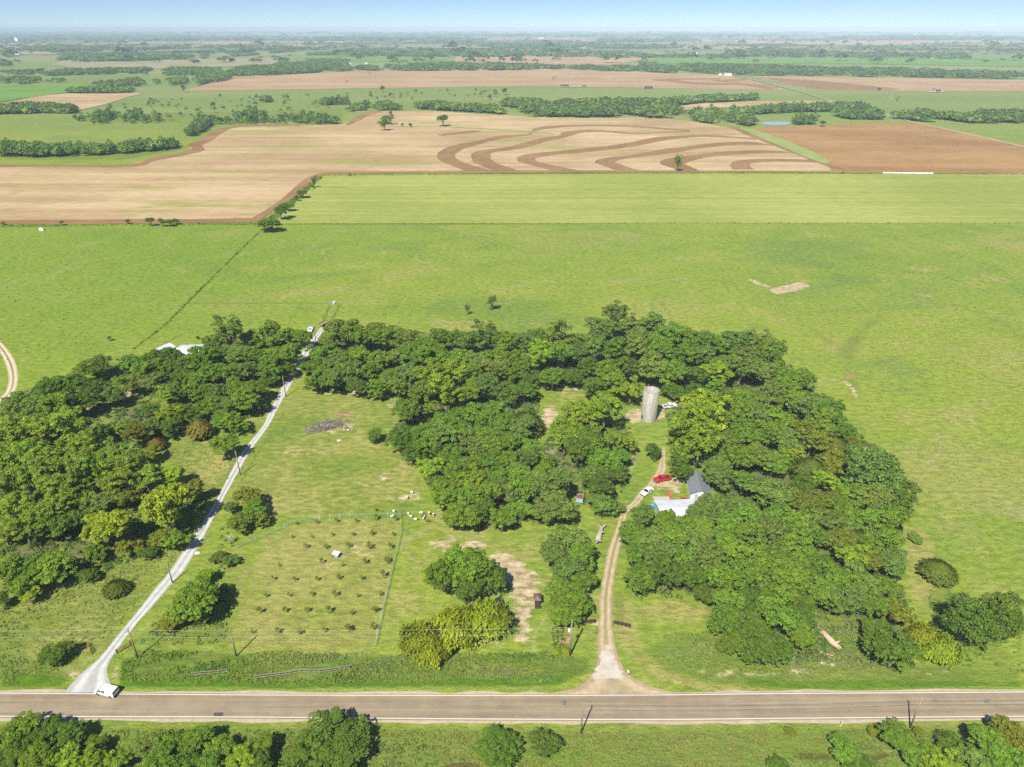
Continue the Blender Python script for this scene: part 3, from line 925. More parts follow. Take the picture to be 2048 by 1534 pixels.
# farther fields
FAR = [
    ('fartan', [(370, 182), (400, 170), (440, 157), (560, 150), (700, 142.5), (860, 139.5), (1010, 138), (1130, 138), (1300, 145), (1440, 149), (1500, 160), (1570, 180), (1350, 177), (1180, 174), (1060, 172), (640, 178)]),
    ('fartan', [(1560, 153), (1800, 156), (2060, 161), (2120, 163), (2120, 184), (2048, 183), (1760, 182), (1640, 181), (1560, 165), (1500, 152)]),
    ('plough', [(1520, 155), (1620, 160), (1800, 178), (1780, 181), (1640, 180), (1590, 170)]),
    ('plough', [(1300, 160), (1350, 157), (1440, 157), (1440, 158.5), (1350, 160), (1390, 165), (1560, 171), (1560, 173), (1380, 168)]),
    ('plough', [(1420, 160), (1500, 158), (1500, 160), (1452, 163), (1560, 176), (1540, 179)]),
    ('stubble', [(15, 205), (80, 192), (130, 188), (290, 187), (255, 195), (215, 208), (155, 222), (150, 210), (100, 205)]),
    ('fartan', [(905, 124), (915, 112), (1050, 110.5), (1275, 113), (1290, 118), (1230, 130), (1100, 129)]),
    ('stubble', [(1320, 218), (1400, 208), (1500, 203), (1680, 202), (1660, 207), (1500, 213), (1350, 222)]),
    ('fargreen', [(-60, 172), (0, 171), (190, 167), (140, 185), (0, 204), (-60, 206)]),
    ('fargreen', [(590, 121), (600, 112), (800, 110), (900, 111), (890, 121), (760, 124)]),
    ('farpale', [(100, 130), (130, 120), (260, 124), (420, 118), (570, 115), (560, 128), (450, 134), (200, 142)]),
    ('fargreen', [(1300, 128), (1310, 114), (1600, 116), (2060, 118), (2060, 134), (1700, 128)]),
    ('farpale', [(1346, 98), (1350, 92), (1480, 91), (1560, 96), (1480, 99)]), ('fartan', [(1648, 104), (1648, 97), (1742, 100), (1742, 105)]),
    ('fartan', [(1470, 88), (1470, 79), (1700, 80), (2060, 82), (2060, 92), (1700, 90)]), ('fartan', [(910, 84), (920, 78), (1170, 77), (1180, 83)]),
    ('fartan', [(400, 89), (410, 84), (683, 82), (690, 88)]), ('fartan', [(585, 95), (590, 90), (655, 89.5), (660, 94)]), ('fartan', [(478, 97), (485, 94), (530, 93.5), (530, 97)]),
    ('fartan', [(234, 88), (240, 85), (400, 84), (400, 87)]), ('fartan', [(25, 109), (30, 105), (127, 105), (127, 109)]), ('stubble', [(0, 96), (0, 90), (110, 88), (30, 96)]),
    ('farpale', [(995, 102), (1000, 95), (1170, 94), (1175, 101)]), ('fartan', [(1360, 85), (1360, 80), (1425, 79.5), (1425, 85)]), ('fartan', [(1325, 74), (1330, 71), (1480, 70), (1480, 73.5)]),
    ('farpale', [(133, 91), (133, 88), (220, 87), (210, 91)]), ('fartan', [(880, 98), (885, 96), (925, 96), (925, 98)]), ('farpale', [(800, 84), (805, 80), (905, 79), (900, 83.5)]),
    ('fargreen', [(1870, 116), (1930, 113), (2060, 115), (2060, 121), (1980, 121)]), ('fartan', [(600, 76), (610, 74), (760, 73.5), (750, 76)]),
]
for i, (m, p) in enumerate(FAR):
    sheet('far_field', wpoly(p), 0.30 + 0.07 * i, m)
sheet('pond', ell_px(1552, 247, 31, 3.4, 20), 0.3, 'pond')
sheet('creek', wpoly([(860, 1545), (880, 1534), (905, 1526), (930, 1524), (960, 1530), (960, 1545)]), 0.01, 'creek')
sheet('creek', wpoly([(1585, 1512), (1600, 1505), (1640, 1506), (1665, 1510), (1700, 1512), (1690, 1518), (1640, 1520), (1600, 1519)]), 0.01, 'creek')
sheet('creek', wpoly([(1735, 1515), (1770, 1506), (1780, 1512), (1750, 1522)]), 0.01, 'creek')
sheet('pond', wpoly([(945, 1215), (975, 1205), (1003, 1190), (1010, 1205), (1008, 1222), (980, 1228), (950, 1225)]), 0.01, m_water('small_pond_water', (0.03, 0.04, 0.035)))


# ------------------------------------------------------------------ trees
def rand_unit(n):
    v = nr.normal(size=(n, 3))
    return v / np.linalg.norm(v, axis=1)[:, None]


def cards(pos, nrm, size, aspect=1.0, hang=False):
    """leaf sprays: quads at pos facing nrm"""
    n = len(pos)
    ref = rand_unit(n)
    if hang:
        ref = np.tile(np.array([0, 0, 1.0]), (n, 1)) + 0.25 * ref
    u = np.cross(nrm, ref)
    u /= np.linalg.norm(u, axis=1)[:, None] + 1e-9
    w = np.cross(nrm, u)
    u *= (size / 2)[:, None]
    w *= (size / 2 * aspect)[:, None]
    # a kinked leaf shape: four corners pulled off a plain square
    k = nrm * (size * 0.18)[:, None]
    v = np.stack([pos - u * 0.55 - w - k, pos + u - w * 0.35, pos + u * 0.45 + w - k, pos - u - w * -0.3], 1)
    return v.reshape(-1, 3)


def card_mesh(name, parts, mat='leaf', attr='tone'):
    V = np.concatenate([p[0] for p in parts])
    T = np.concatenate([p[1] for p in parts])
    nq = len(V) // 4
    me = bpy.data.meshes.new(name)
    me.vertices.add(len(V))
    me.vertices.foreach_set('co', V.astype(np.float32).ravel())
    me.loops.add(nq * 4)
    me.loops.foreach_set('vertex_index', np.arange(nq * 4, dtype=np.int32))
    me.polygons.add(nq)
    me.polygons.foreach_set('loop_start', np.arange(0, nq * 4, 4, dtype=np.int32))
    me.update(calc_edges=True)
    if attr == 'tone':
        at = me.attributes.new('tone', 'FLOAT', 'POINT')
        at.data.foreach_set('value', np.repeat(T, 4).astype(np.float32))
    else:
        at = me.attributes.new('tint', 'FLOAT_COLOR', 'POINT')
        c = np.repeat(T, 4, axis=0)
        at.data.foreach_set('color', np.concatenate([c, np.ones((len(c), 1))], 1).astype(np.float32).ravel())
    me.materials.append(M[mat])
    return me


def crown(kind):
    """a crown of unit radius standing on z=0, with its clump centres for the limbs"""
    P = dict(broad=(150, 0.62, 0.195, 1.15, 0.80, 58, 0.072, 0.42), dense=(190, 0.62, 0.165, 1.10, 0.84, 52, 0.058, 0.22),
             loose=(105, 0.66, 0.20, 1.35, 1.02, 58, 0.066, 0.55), tall=(95, 0.55, 0.215, 1.75, 1.38, 62, 0.074, 0.5),
             big=(300, 0.62, 0.135, 1.0, 0.85, 60, 0.042, 0.25), small=(30, 0.6, 0.36, 1.2, 0.9, 50, 0.16, 0.25))[kind]
    N, rad, cr, cz, rz, L, ls, irr = P
    N = int(N * nr.uniform(0.68, 1.1))
    cz, rz = cz * nr.uniform(0.9, 1.15), rz * nr.uniform(0.88, 1.12)
    parts, cents = [], []
    nl = dict(broad=5, dense=4, loose=6, tall=6, big=6, small=3)[kind]
    a0 = nr.uniform(0, 6.28)
    lobes = [(np.array([0, 0, cz]), 0.66)]
    for k in range(nl):
        a = a0 + k * 6.283 / nl + nr.uniform(-0.4, 0.4)
        d = nr.uniform(0.30, 0.30 + irr * 0.75)
        lobes.append((np.array([math.cos(a) * d, math.sin(a) * d, cz + rz * nr.uniform(-0.45, 0.42 + irr * 0.3)]), nr.uniform(0.40, 0.60)))
    wts = np.array([q[1] ** 2 for q in lobes])
    wts /= wts.sum()
    for i in range(N):
        lc, lr = lobes[int(nr.choice(len(lobes), p=wts))]
        d = rand_unit(1)[0]
        if d[2] < -0.5:
            d[2] = -d[2]
        r = lr * (nr.uniform(0.75, 1.0) if i < N * 0.8 else nr.uniform(0.2, 0.7))
        c = lc + d * r * np.array([1, 1, rz * 0.95])
        if c[2] < 0.22:
            c[2] = nr.uniform(0.25, 0.45)
        R = cr * nr.uniform(0.7, 1.25)
        cents.append(c)
        n = int(L * nr.uniform(0.8, 1.2))
        u = rand_unit(n)
        u[:, 2] = np.where(u[:, 2] < -0.35, -u[:, 2], u[:, 2])
        rr = nr.uniform(0.55, 1.0, n)[:, None]
        pos = c + u * rr * np.array([R, R, R * 0.72])
        nn = u * 0.7 + rand_unit(n) * 0.55 + np.array([0, 0, 0.35])
        nn /= np.linalg.norm(nn, axis=1)[:, None]
        sz = ls * nr.uniform(0.7, 1.4, n)
        tone = np.clip(nr.normal(0.5, 0.22), 0, 1) * 0.75 + nr.uniform(0, 0.25, n)
        parts.append((cards(pos, nn, sz), tone))
    return parts, cents


def cedar_crown(sharp):
    parts = []
    n = 6500
    t = nr.uniform(0, 1, n) ** 0.75
    a = nr.uniform(0, 2 * math.pi, n)
    prof = (np.sin(np.clip(t * 1.02, 0, 1) ** (0.55 if sharp else 0.8) * math.pi) ** 0.6)
    bump = 1 + 0.16 * np.sin(a * 7 + t * 9) * np.sin(t * 23 + a * 3) + 0.10 * np.sin(a * 15 - t * 17)
    r = prof * bump * nr.uniform(0.72, 1.0, n) * 0.98
    pos = np.stack([np.cos(a) * r, np.sin(a) * r, t * (2.0 if sharp else 1.55)], 1)
    nn = np.stack([np.cos(a), np.sin(a), np.full(n, 0.7)], 1) + rand_unit(n) * 0.5
    nn /= np.linalg.norm(nn, axis=1)[:, None]
    parts.append((cards(pos, nn, 0.085 * nr.uniform(0.6, 1.3, n), 1.6, True), np.clip(nr.normal(0.5, 0.25, n), 0, 1)))
    return parts, [np.array([0, 0, 0.7])]


def willow_crown():
    parts, cents = [], []
    for i in range(85):
        d = rand_unit(1)[0]
        d[2] = abs(d[2])
        r = nr.uniform(0.55, 0.98)
        c = np.array([d[0] * r * 0.85, d[1] * r * 0.85, 0.62 + d[2] * r * 0.72])
        cents.append(c)
        n = 75
        off = nr.normal(size=(n, 3)) * np.array([0.12, 0.12, 0.0])
        drop = nr.uniform(0, 0.55, n)
        pos = c + off
        pos[:, 2] = np.maximum(pos[:, 2] + 0.1 - drop, 0.06)
        pos[:, :2] += d[:2] * (drop * 0.25)[:, None]
        nn = np.stack([np.full(n, d[0]), np.full(n, d[1]), np.full(n, 0.4)], 1) + rand_unit(n) * 0.6
        nn /= np.linalg.norm(nn, axis=1)[:, None]
        parts.append((cards(pos, nn, 0.075 * nr.uniform(0.7, 1.3, n), 2.2, True), np.clip(nr.normal(0.5, 0.2), 0, 1) * 0.7 + nr.uniform(0, 0.3, n)))
    return parts, cents


def trunk_mesh(name, cents, h0, r0, nl=7, mat='bark', bare=0):
    mb = MB()
    top = max(c[2] for c in cents)
    fork = max(h0, 0.25)
    lean = nr.normal(0, 0.05, 2)
    mb.tube([(0, 0, -0.02), (lean[0] * 0.3, lean[1] * 0.3, fork * 0.5), (lean[0], lean[1], fork)], [r0 * 1.35, r0, r0 * 0.85], 8)
    ch = [cents[int(i)] for i in nr.choice(len(cents), min(nl, len(cents)), replace=False)]
    for c in ch:
        m = np.array([lean[0], lean[1], fork]) * 0.5 + c * 0.5 + np.array([0, 0, 0.08])
        mb.tube([(lean[0], lean[1], fork * 0.96), tuple(m), tuple(c)], [r0 * 0.62, r0 * 0.38, r0 * 0.12], 6)
    for k in range(bare):       # pale dead twigs standing out of the foliage
        d = rand_unit(1)[0]
        d[2] = abs(d[2]) * 0.8 + 0.2
        b = np.array([d[0] * 0.5, d[1] * 0.5, top * 0.62])
        e = np.array([d[0] * nr.uniform(0.85, 1.1), d[1] * nr.uniform(0.85, 1.1), top * nr.uniform(0.75, 1.05)])
        mb.tube([tuple(b), tuple((b + e) / 2 + nr.normal(0, 0.05, 3)), tuple(e)], [r0 * 0.3, r0 * 0.2, r0 * 0.06], 5, mi=1)
    return mb.mesh(name, [mat, 'dead'], True)


PROTO = {}


def add_proto(key, parts_c, h0=0.5, r0=0.055, nl=7, bare=0, top=None):
    parts, cents = parts_c
    cm = card_mesh('crown', parts)
    tm = trunk_mesh('trunk', cents, h0, r0, nl, bare=bare)
    zt = max(float(p[0][:, 2].max()) for p in parts)
    PROTO.setdefault(key, []).append((cm, tm, zt))


for i in range(10):
    add_proto('E', crown('broad'), 0.45, 0.05, 7, bare=(0, 2, 0, 3, 1, 0, 2, 0, 4, 0)[i])
for i in range(4):
    add_proto('D', crown('dense'), 0.4, 0.055, 6, bare=(0, 0, 1, 0)[i])
for i in range(3):
    add_proto('L', crown('loose'), 0.6, 0.055, 12, bare=(2, 0, 1)[i])
for i in range(3):
    add_proto('T', crown('tall'), 0.7, 0.055, 12, bare=(1, 2, 0)[i])
for i in range(2):
    add_proto('P', crown('big'), 0.4, 0.05, 8, bare=(0, 0)[i])
for i in range(2):
    add_proto('S', crown('small'), 0.35, 0.05, 5)
add_proto('C', cedar_crown(True), 0.5, 0.06, 1)
add_proto('C', cedar_crown(False), 0.5, 0.06, 1)
for i in range(2):
    add_proto('W', willow_crown(), 0.4, 0.05, 10)

TINT = dict(E=(0.157, 0.259, 0.018), D=(0.121, 0.200, 0.015), B=(0.163, 0.239, 0.035), Y=(0.241, 0.341, 0.018), L=(0.234, 0.326, 0.026), C=(0.118, 0.158, 0.013), R=(0.215, 0.176, 0.021), F=(0.181, 0.285, 0.018), W=(0.265, 0.319, 0.013), P=(0.127, 0.199, 0.018), T=(0.159, 0.222, 0.028), G=(0.152, 0.239, 0.035), O=(0.181, 0.216, 0.016), V=(0.272, 0.364, 0.018))
SHAPE = dict(F='E', V='E', E='E', D='D', B='E', Y='L', L='L', C='C', R='C', W='W', P='P', T='T', G='D', O='E')
NAMES = dict(C='cedar_tree', R='cedar_tree', W='willow_tree')
WORDS = dict(V='bright yellow-green tree', E='mid green tree', D='dark green tree', B='dull grey-green tree', Y='yellow-green tree', L='pale green tree', C='dark olive cedar',
             R='rusty brown cedar', W='yellow-green willow', P='big dark tree', T='tall open tree', G='blue-green tree', O='olive green tree')
CATS = dict(C='cedar', R='cedar', W='willow')
ORD = 'first second third fourth fifth sixth seventh eighth ninth tenth eleventh twelfth thirteenth fourteenth fifteenth sixteenth seventeenth eighteenth nineteenth twentieth'.split()


def tree(px, py, w, kind='E', label=None, group=None, name=None, cat=None, hmul=1.0, grow=1.14, jit=True):
    """crown centre at picture point (px, py), crown w picture pixels wide"""
    z = 5.0
    if py > 1440:
        hmul *= 0.8
    for _ in range(4):
        g = gp(px, py, z)
        R = w / 2 * mpp(g) * grow
        cm, tm, zt = PR = PROTO[SHAPE.get(kind, kind)][rng.randrange(len(PROTO[SHAPE.get(kind, kind)]))]
        sz = R * hmul * rng.uniform(0.82, 1.16) * (0.92 if kind not in 'TCR' else 1.0)
        z = zt * sz * 0.6
    t = TINT[kind]
    f = rng.uniform(0.86, 1.16) if jit else 1.0
    hu = rng.uniform(-0.10, 0.10) if jit else 0.0
    TREES.append(dict(name=name or NAMES.get(kind, 'broadleaf_tree'), label=label, cat=cat or CATS.get(kind, 'tree'), loc=(g.x, g.y, 0), group=group, cm=cm, tm=tm,
                      scale=(R * rng.uniform(0.9, 1.12), R * rng.uniform(0.9, 1.12), sz), rot=(rng.uniform(-0.05, 0.05), rng.uniform(-0.05, 0.05), rng.uniform(0, 6.28)), w=w,
                      col=(t[0] * f * (1 + hu), t[1] * f, t[2] * f * (1 - hu), 1)))


TREES = []


def row(zone, rowname, items, frm, group):
    n = len(items)
    items = sorted(items, key=lambda q: q[0], reverse=(frm[1] < 0))
    for i, it in enumerate(items):
        kind = it[3] if len(it) > 3 else 'E'
        hm = it[4] if len(it) > 4 else 1.0
        what = WORDS[kind]
        pos = ORD[i] if i < n - 1 or n < 3 else 'last'
        lab = f'{what}, {pos} from {frm[0]}, {rowname[4:]} of {zone}'
        tree(it[0], it[1], it[2], kind, lab, group, hmul=hm)


LANE_W = ('the lane', -1)
LANE_E = ('the lane', 1)
DRIVE = ('the drive', 1)
LEFT = ('the left', 1)

# wood west of the gravel lane, back to front
g = 'trees of the wood west of the lane'
z = 'the west wood'
row(z, 'the back row', [(603, 672, 38), (575, 674, 44), (540, 674, 46), (505, 676, 46), (455, 660, 58, 'T', 0.9), (425, 690, 44, 'B'), (345, 712, 46, 'D'), (305, 716, 46, 'D'), (265, 728, 42), (190, 735, 72, 'D', 0.8)], LANE_W, g)
row(z, 'the second row', [(582, 702, 46), (548, 706, 48), (512, 708, 50), (477, 706, 50, 'B'), (440, 712, 48), (405, 718, 50), (370, 724, 48, 'D'), (325, 735, 52, 'D'), (285, 740, 48)], LANE_W, g)
row(z, 'the third row', [(574, 735, 44, 'D'), (538, 738, 50), (502, 740, 52, 'B'), (465, 744, 50), (430, 748, 50), (395, 754, 50), (358, 757, 48, 'D'), (320, 765, 46, 'B'), (255, 762, 42, 'L')], LANE_W, g)
row(z, 'the fourth row', [(536, 764, 34, 'D'), (512, 774, 46), (474, 776, 52), (437, 780, 50, 'B'), (400, 786, 50), (365, 794, 46, 'D'), (335, 785, 36, 'Y'), (225, 785, 48, 'B'), (185, 775, 52, 'D'), (143, 775, 58), (100, 785, 60, 'D')], LANE_W, g)
row(z, 'the fifth row', [(512, 800, 38), (488, 808, 48), (454, 812, 48, 'B'), (416, 816, 50), (375, 822, 50, 'D'), (335, 824, 46, 'Y'), (300, 818, 36, 'D'), (245, 855, 42, 'L'), (165, 808, 55, 'D'), (118, 820, 60), (70, 806, 60, 'B'), (28, 812, 62, 'B')], LANE_W, g)
row(z, 'the sixth row', [(470, 842, 42, 'Y'), (440, 838, 46), (342, 850, 48, 'D'), (306, 852, 42, 'B'), (270, 872, 46, 'O'), (205, 868, 44, 'D'), (130, 852, 76, 'L'), (75, 858, 72, 'L'), (20, 860, 74, 'L')], LANE_W, g)
row(z, 'the seventh row', [(450, 888, 52), (295, 905, 40, 'O'), (255, 920, 58, 'L'), (215, 905, 66, 'L'), (160, 905, 70, 'L'), (105, 905, 76, 'L'), (50, 905, 72, 'L'), (0, 908, 64, 'L')], LANE_W, g)
row(z, 'the eighth row', [(345, 948, 50, 'V'), (285, 950, 56, 'L'), (235, 960, 66, 'L'), (180, 950, 70, 'L'), (125, 960, 72, 'L'), (65, 960, 72, 'L'), (10, 965, 70, 'L')], LANE_W, g)
row(z, 'the ninth row', [(384, 985, 46, 'O'), (255, 1000, 46, 'O'), (195, 1000, 56, 'B'), (140, 1005, 66, 'L'), (85, 1010, 68, 'L'), (30, 1018, 66, 'L')], LANE_W, g)
row(z, 'the tenth row', [(332, 1018, 86, 'V', 1.2), (222, 1048, 94, 'V', 1.1), (150, 1040, 46, 'D'), (105, 1058, 56), (52, 1065, 58, 'L'), (5, 1060, 50, 'O')], LANE_W, g)
row(z, 'the front row', [(352, 1085, 40, 'Y'), (318, 1080, 40, 'O'), (292, 1106, 34, 'D'), (258, 1094, 44, 'O'), (190, 1102, 40), (172, 1146, 40, 'D'), (115, 1132, 62, 'L'), (66, 1125, 54), (20, 1130, 56), (40, 1165, 56, 'E'), (62, 1188, 34, 'Y'), (5, 1200, 34, 'D')], LANE_W, g)
tree(398, 853, 40, 'R', 'rusty brown cedar, larger of two, at the clearing edge west of the lane')
tree(312, 884, 28, 'R', 'small rusty brown cedar, smaller of two, at the clearing edge west of the lane')
tree(228, 1166, 40, 'C', 'round dark cedar alone on open grass west of the lane', hmul=0.8)
tree(113, 1306, 64, 'P', 'low round dark green bush near the mouth of the gravel lane', name='bush', cat='bush', hmul=0.62)
# east of the lane
tree(384, 1203, 94, 'F', 'broad bright green tree casting a long shadow between gravel lane and orchard', hmul=0.85)
for it, lab in (((497, 1000, 50, 'O'), 'olive thorny tree, tallest of the clump between lane and orchard fence'), ((480, 1040, 46, 'O'), 'olive scrubby tree at the front of the clump above the orchard fence'),
                ((462, 1018, 34, 'B'), 'thin grey-green tree on the lane side of the clump above the orchard'), ((525, 1040, 34, 'O'), 'brownish scrubby tree on the pasture side of the clump above the orchard'),
                ((507, 1025, 40, 'E'), 'green scrubby tree in the middle of the clump above the orchard'), ((436, 1112, 28, 'O'), 'small olive bush beside a grey leafless bush near the lane'),
                ((458, 1120, 30, 'B'), 'grey thin-leaved bush beside a small olive bush near the lane'), ((410, 1150, 36, 'Y'), 'low yellow-green bush just behind the broad tree by the lane'),
                ((345, 1240, 44, 'O'), 'low tangled bush at the foot of the broad tree by the lane'), ((445, 1185, 30, 'D'), 'dark small bush in the shade of the broad tree by the lane')):
    tree(it[0], it[1], it[2], it[3], lab, name='bush' if 'bush' in lab else None, cat='bush' if 'bush' in lab else None, hmul=0.8)

# north grove
g = 'trees of the north grove'
z = 'the north grove'
row(z, 'the back row', [(690, 668, 58, 'B'), (660, 682, 44, 'B'), (728, 680, 52), (768, 681, 54), (808, 681, 54, 'B'), (848, 682, 54), (888, 682, 54), (930, 682, 52), (968, 674, 48, 'T'), (1008, 684, 54), (1048, 684, 54, 'B'), (1088, 684, 52), (1125, 650, 72, 'T', 0.85), (1150, 688, 50)], LANE_E, g)
row(z, 'the second row', [(640, 708, 50), (678, 712, 54, 'B'), (718, 712, 54), (758, 712, 54), (798, 712, 56, 'B'), (838, 713, 55), (878, 712, 55), (918, 714, 55), (958, 714, 55, 'B'), (998, 714, 55), (1038, 714, 55), (1078, 713, 55, 'Y'), (1118, 713, 55), (1155, 720, 50, 'B')], LANE_E, g)
row(z, 'the third row', [(622, 738, 46, 'D'), (660, 742, 54), (702, 744, 55, 'B'), (744, 745, 55), (786, 745, 55), (826, 745, 54, 'B'), (866, 742, 60, 'Y'), (906, 745, 58, 'Y'), (946, 746, 52), (986, 746, 55, 'B'), (1026, 748, 55), (1066, 748, 52, 'D'), (1106, 746, 55), (1146, 750, 50, 'D')], LANE_E, g)
row(z, 'the fourth row', [(628, 764, 42), (668, 768, 46, 'B'), (714, 768, 46, 'D'), (760, 770, 46), (800, 774, 48, 'B'), (850, 776, 60), (892, 786, 64, 'Y'), (934, 780, 54), (974, 776, 50, 'B'), (1012, 782, 60, 'G'), (1048, 786, 52, 'D')], LANE_E, g)
row(z, 'the front row', [(815, 815, 62, 'D'), (858, 818, 34, 'L')], LANE_E, g)
# middle grove
g = 'trees of the middle grove'
z = 'the middle grove'
row(z, 'the back row', [(885, 846, 58), (924, 838, 60, 'D'), (964, 834, 60), (1004, 832, 58, 'G'), (1052, 838, 62, 'C')], LANE_E, g)
row(z, 'the second row', [(800, 878, 62, 'D'), (840, 868, 60), (880, 872, 60, 'B'), (920, 868, 60), (960, 864, 60), (1000, 862, 58), (1036, 868, 52, 'B')], LANE_E, g)
row(z, 'the third row', [(825, 905, 56, 'D'), (862, 898, 58), (902, 898, 60), (942, 894, 60, 'B'), (982, 892, 60), (1020, 892, 56), (1058, 898, 50)], LANE_E, g)
row(z, 'the fourth row', [(858, 932, 54, 'Y'), (898, 930, 58), (938, 926, 60), (978, 922, 60, 'D'), (1018, 922, 58), (1056, 924, 50, 'B')], LANE_E, g)
row(z, 'the fifth row', [(872, 965, 54, 'B'), (910, 962, 58), (950, 958, 60, 'Y'), (990, 954, 60), (1030, 950, 58), (1066, 952, 54, 'B')], LANE_E, g)
row(z, 'the sixth row', [(892, 996, 56), (930, 994, 58), (970, 990, 60), (1010, 986, 58, 'B'), (1048, 985, 54)], LANE_E, g)
row(z, 'the front row', [(925, 1032, 64), (962, 1025, 50, 'D'), (1003, 1034, 60), (1040, 1020, 48)], LANE_E, g)
tree(751, 868, 34, 'D', 'small dark tree alone on the pasture beside the brush pile')
for it, lab in (((1104, 970, 78, 'B'), 'broad grey-green tree beside the pale blue trailer'), ((1108, 1015, 70, 'B'), 'grey-green tree with a visible trunk in front of the pale blue trailer'), ((1085, 930, 50, 'E'), 'green tree at the foot of the leafless grey tree'),
                ((1160, 818, 82, 'Y'), 'yellow-green spreading tree on the far side of the silo yard from the vehicles'), ((1210, 812, 74, 'Y'), 'yellow-green spreading tree nearest the silo'), ((1130, 868, 72, 'E'), 'round green tree below the yellow-green pair by the silo'),
                ((1180, 880, 66, 'E'), 'green tree between the silo yard and the picnic table'), ((1226, 874, 48, 'L'), 'pale green tree just in front of the silo'), ((1258, 886, 32, 'Y'), 'light green tree overhanging the end of the drive'),
                ((1155, 912, 58, 'D'), 'dark green tree in the shade behind the pale blue trailer'), ((1208, 918, 60, 'E'), 'green tree behind the picnic table'), ((1243, 912, 46, 'E'), 'green tree right beside the picnic table'),
                ((1188, 945, 62, 'G'), 'silvery blue-green tree above the blue trailer'), ((1230, 950, 52, 'D'), 'dark green tree between picnic table and drive'), ((1200, 978, 60, 'D'), 'dark green tree beside the trailer, next to the drive'),
                ((1205, 1008, 68, 'G'), 'blue-green tree nearest the drive beside the dead log'), ((1238, 1015, 24, 'B'), 'small grey thin-leaved tree at the drive bend'), ((1305, 903, 36, 'D', 1.2), 'small dark narrow tree on the lawn before the silo')):
    tree(it[0], it[1], it[2], it[3], lab, hmul=it[4] if len(it) > 4 else 1.0)

# east grove: behind and beside the silo
g = 'trees of the east grove behind the silo'
z = 'the silo grove'
row(z, 'the back row', [(1232, 636, 56, 'T', 0.9), (1198, 668, 54, 'B'), (1268, 656, 58, 'B'), (1302, 662, 58, 'B'), (1364, 664, 52, 'D'), (1335, 680, 56), (1396, 686, 54), (1440, 690, 58), (1478, 690, 56, 'B'), (1516, 684, 52, 'T', 0.8)], LEFT, g)
row(z, 'the second row', [(1185, 700, 54, 'B'), (1228, 698, 58), (1272, 698, 60, 'B'), (1318, 708, 58), (1364, 712, 58), (1408, 715, 58, 'B'), (1452, 718, 58), (1498, 716, 58, 'B'), (1542, 716, 56), (1572, 734, 48)], LEFT, g)
row(z, 'the third row', [(1178, 732, 54, 'D'), (1216, 738, 58), (1256, 736, 58, 'D'), (1300, 744, 58, 'B'), (1346, 746, 58), (1390, 746, 58, 'D'), (1434, 748, 56, 'Y'), (1480, 750, 58, 'G'), (1528, 750, 58, 'B'), (1572, 762, 56), (1606, 764, 48)], LEFT, g)
row(z, 'the front row', [(1190, 764, 52, 'D'), (1228, 770, 52), (1262, 772, 54, 'Y'), (1345, 778, 46, 'D'), (1388, 782, 48, 'D'), (1432, 784, 44)], LEFT, g)
for it, lab in (((1382, 842, 88, 'Y'), 'huge yellow-green spreading tree beside the white pickup'), ((1412, 822, 84, 'Y'), 'yellow-green tree joined to the back of the huge spreading tree'), ((1360, 872, 46, 'Y'), 'yellow-green low tree at the drive side of the huge spreading tree'),
                ((1400, 888, 72, 'Y'), 'yellow-green tree at the front of the huge spreading tree'), ((1362, 912, 50, 'D'), 'dark rounded tree behind the red pickup, farther of two'), ((1358, 948, 52, 'D'), 'dark rounded tree right beside the red pickup, nearer of two')):
    tree(it[0], it[1], it[2], it[3], lab)
g = 'trees of the east wood'
z = 'the east wood'
row(z, 'the back row', [(1450, 802, 62, 'D'), (1494, 790, 64), (1540, 792, 64, 'B'), (1586, 796, 62), (1630, 800, 58), (1664, 822, 46)], DRIVE, g)
row(z, 'the second row', [(1466, 838, 64), (1512, 828, 66, 'B'), (1558, 832, 64), (1604, 836, 64, 'B'), (1648, 844, 60), (1690, 862, 46)], DRIVE, g)
row(z, 'the third row', [(1446, 878, 60, 'B'), (1488, 872, 66), (1534, 868, 64), (1578, 872, 60, 'B'), (1622, 882, 62, 'O'), (1668, 888, 62, 'C'), (1710, 892, 46, 'O')], DRIVE, g)
row(z, 'the fourth row', [(1438, 920, 60, 'B'), (1476, 915, 66), (1520, 908, 62, 'B'), (1556, 920, 56), (1588, 912, 44, 'Y'), (1622, 930, 60, 'C'), (1664, 930, 62, 'O'), (1742, 930, 112, 'G')], DRIVE, g)
row(z, 'the fifth row', [(1434, 952, 56, 'B'), (1488, 955, 60), (1546, 972, 98, 'G'), (1612, 965, 58, 'D'), (1654, 970, 54, 'Y'), (1700, 990, 58), (1796, 985, 80, 'P')], DRIVE, g)
row(z, 'the sixth row', [(1396, 1026, 56, 'G'), (1428, 1008, 74, 'G'), (1484, 1018, 56, 'G'), (1600, 1002, 66, 'O'), (1648, 1005, 66, 'O'), (1692, 1020, 60, 'E'), (1740, 1005, 62, 'B'), (1790, 1030, 62, 'E')], DRIVE, g)
row(z, 'the seventh row', [(1284, 1036, 52, 'B'), (1328, 1033, 48), (1374, 1056, 58), (1412, 1056, 54), (1458, 1048, 60), (1506, 1040, 62), (1552, 1036, 62), (1596, 1044, 60), (1624, 1036, 50, 'G'), (1676, 1048, 60, 'B'), (1722, 1042, 60, 'E'), (1766, 1050, 52, 'E')], DRIVE, g)
row(z, 'the eighth row', [(1268, 1072, 56), (1308, 1076, 58, 'B'), (1352, 1080, 60), (1398, 1086, 62, 'B'), (1446, 1080, 64), (1494, 1076, 64), (1542, 1074, 64, 'B'), (1590, 1080, 62), (1636, 1080, 60, 'D'), (1682, 1084, 58, 'O'), (1722, 1082, 56, 'C'), (1766, 1086, 72)], DRIVE, g)
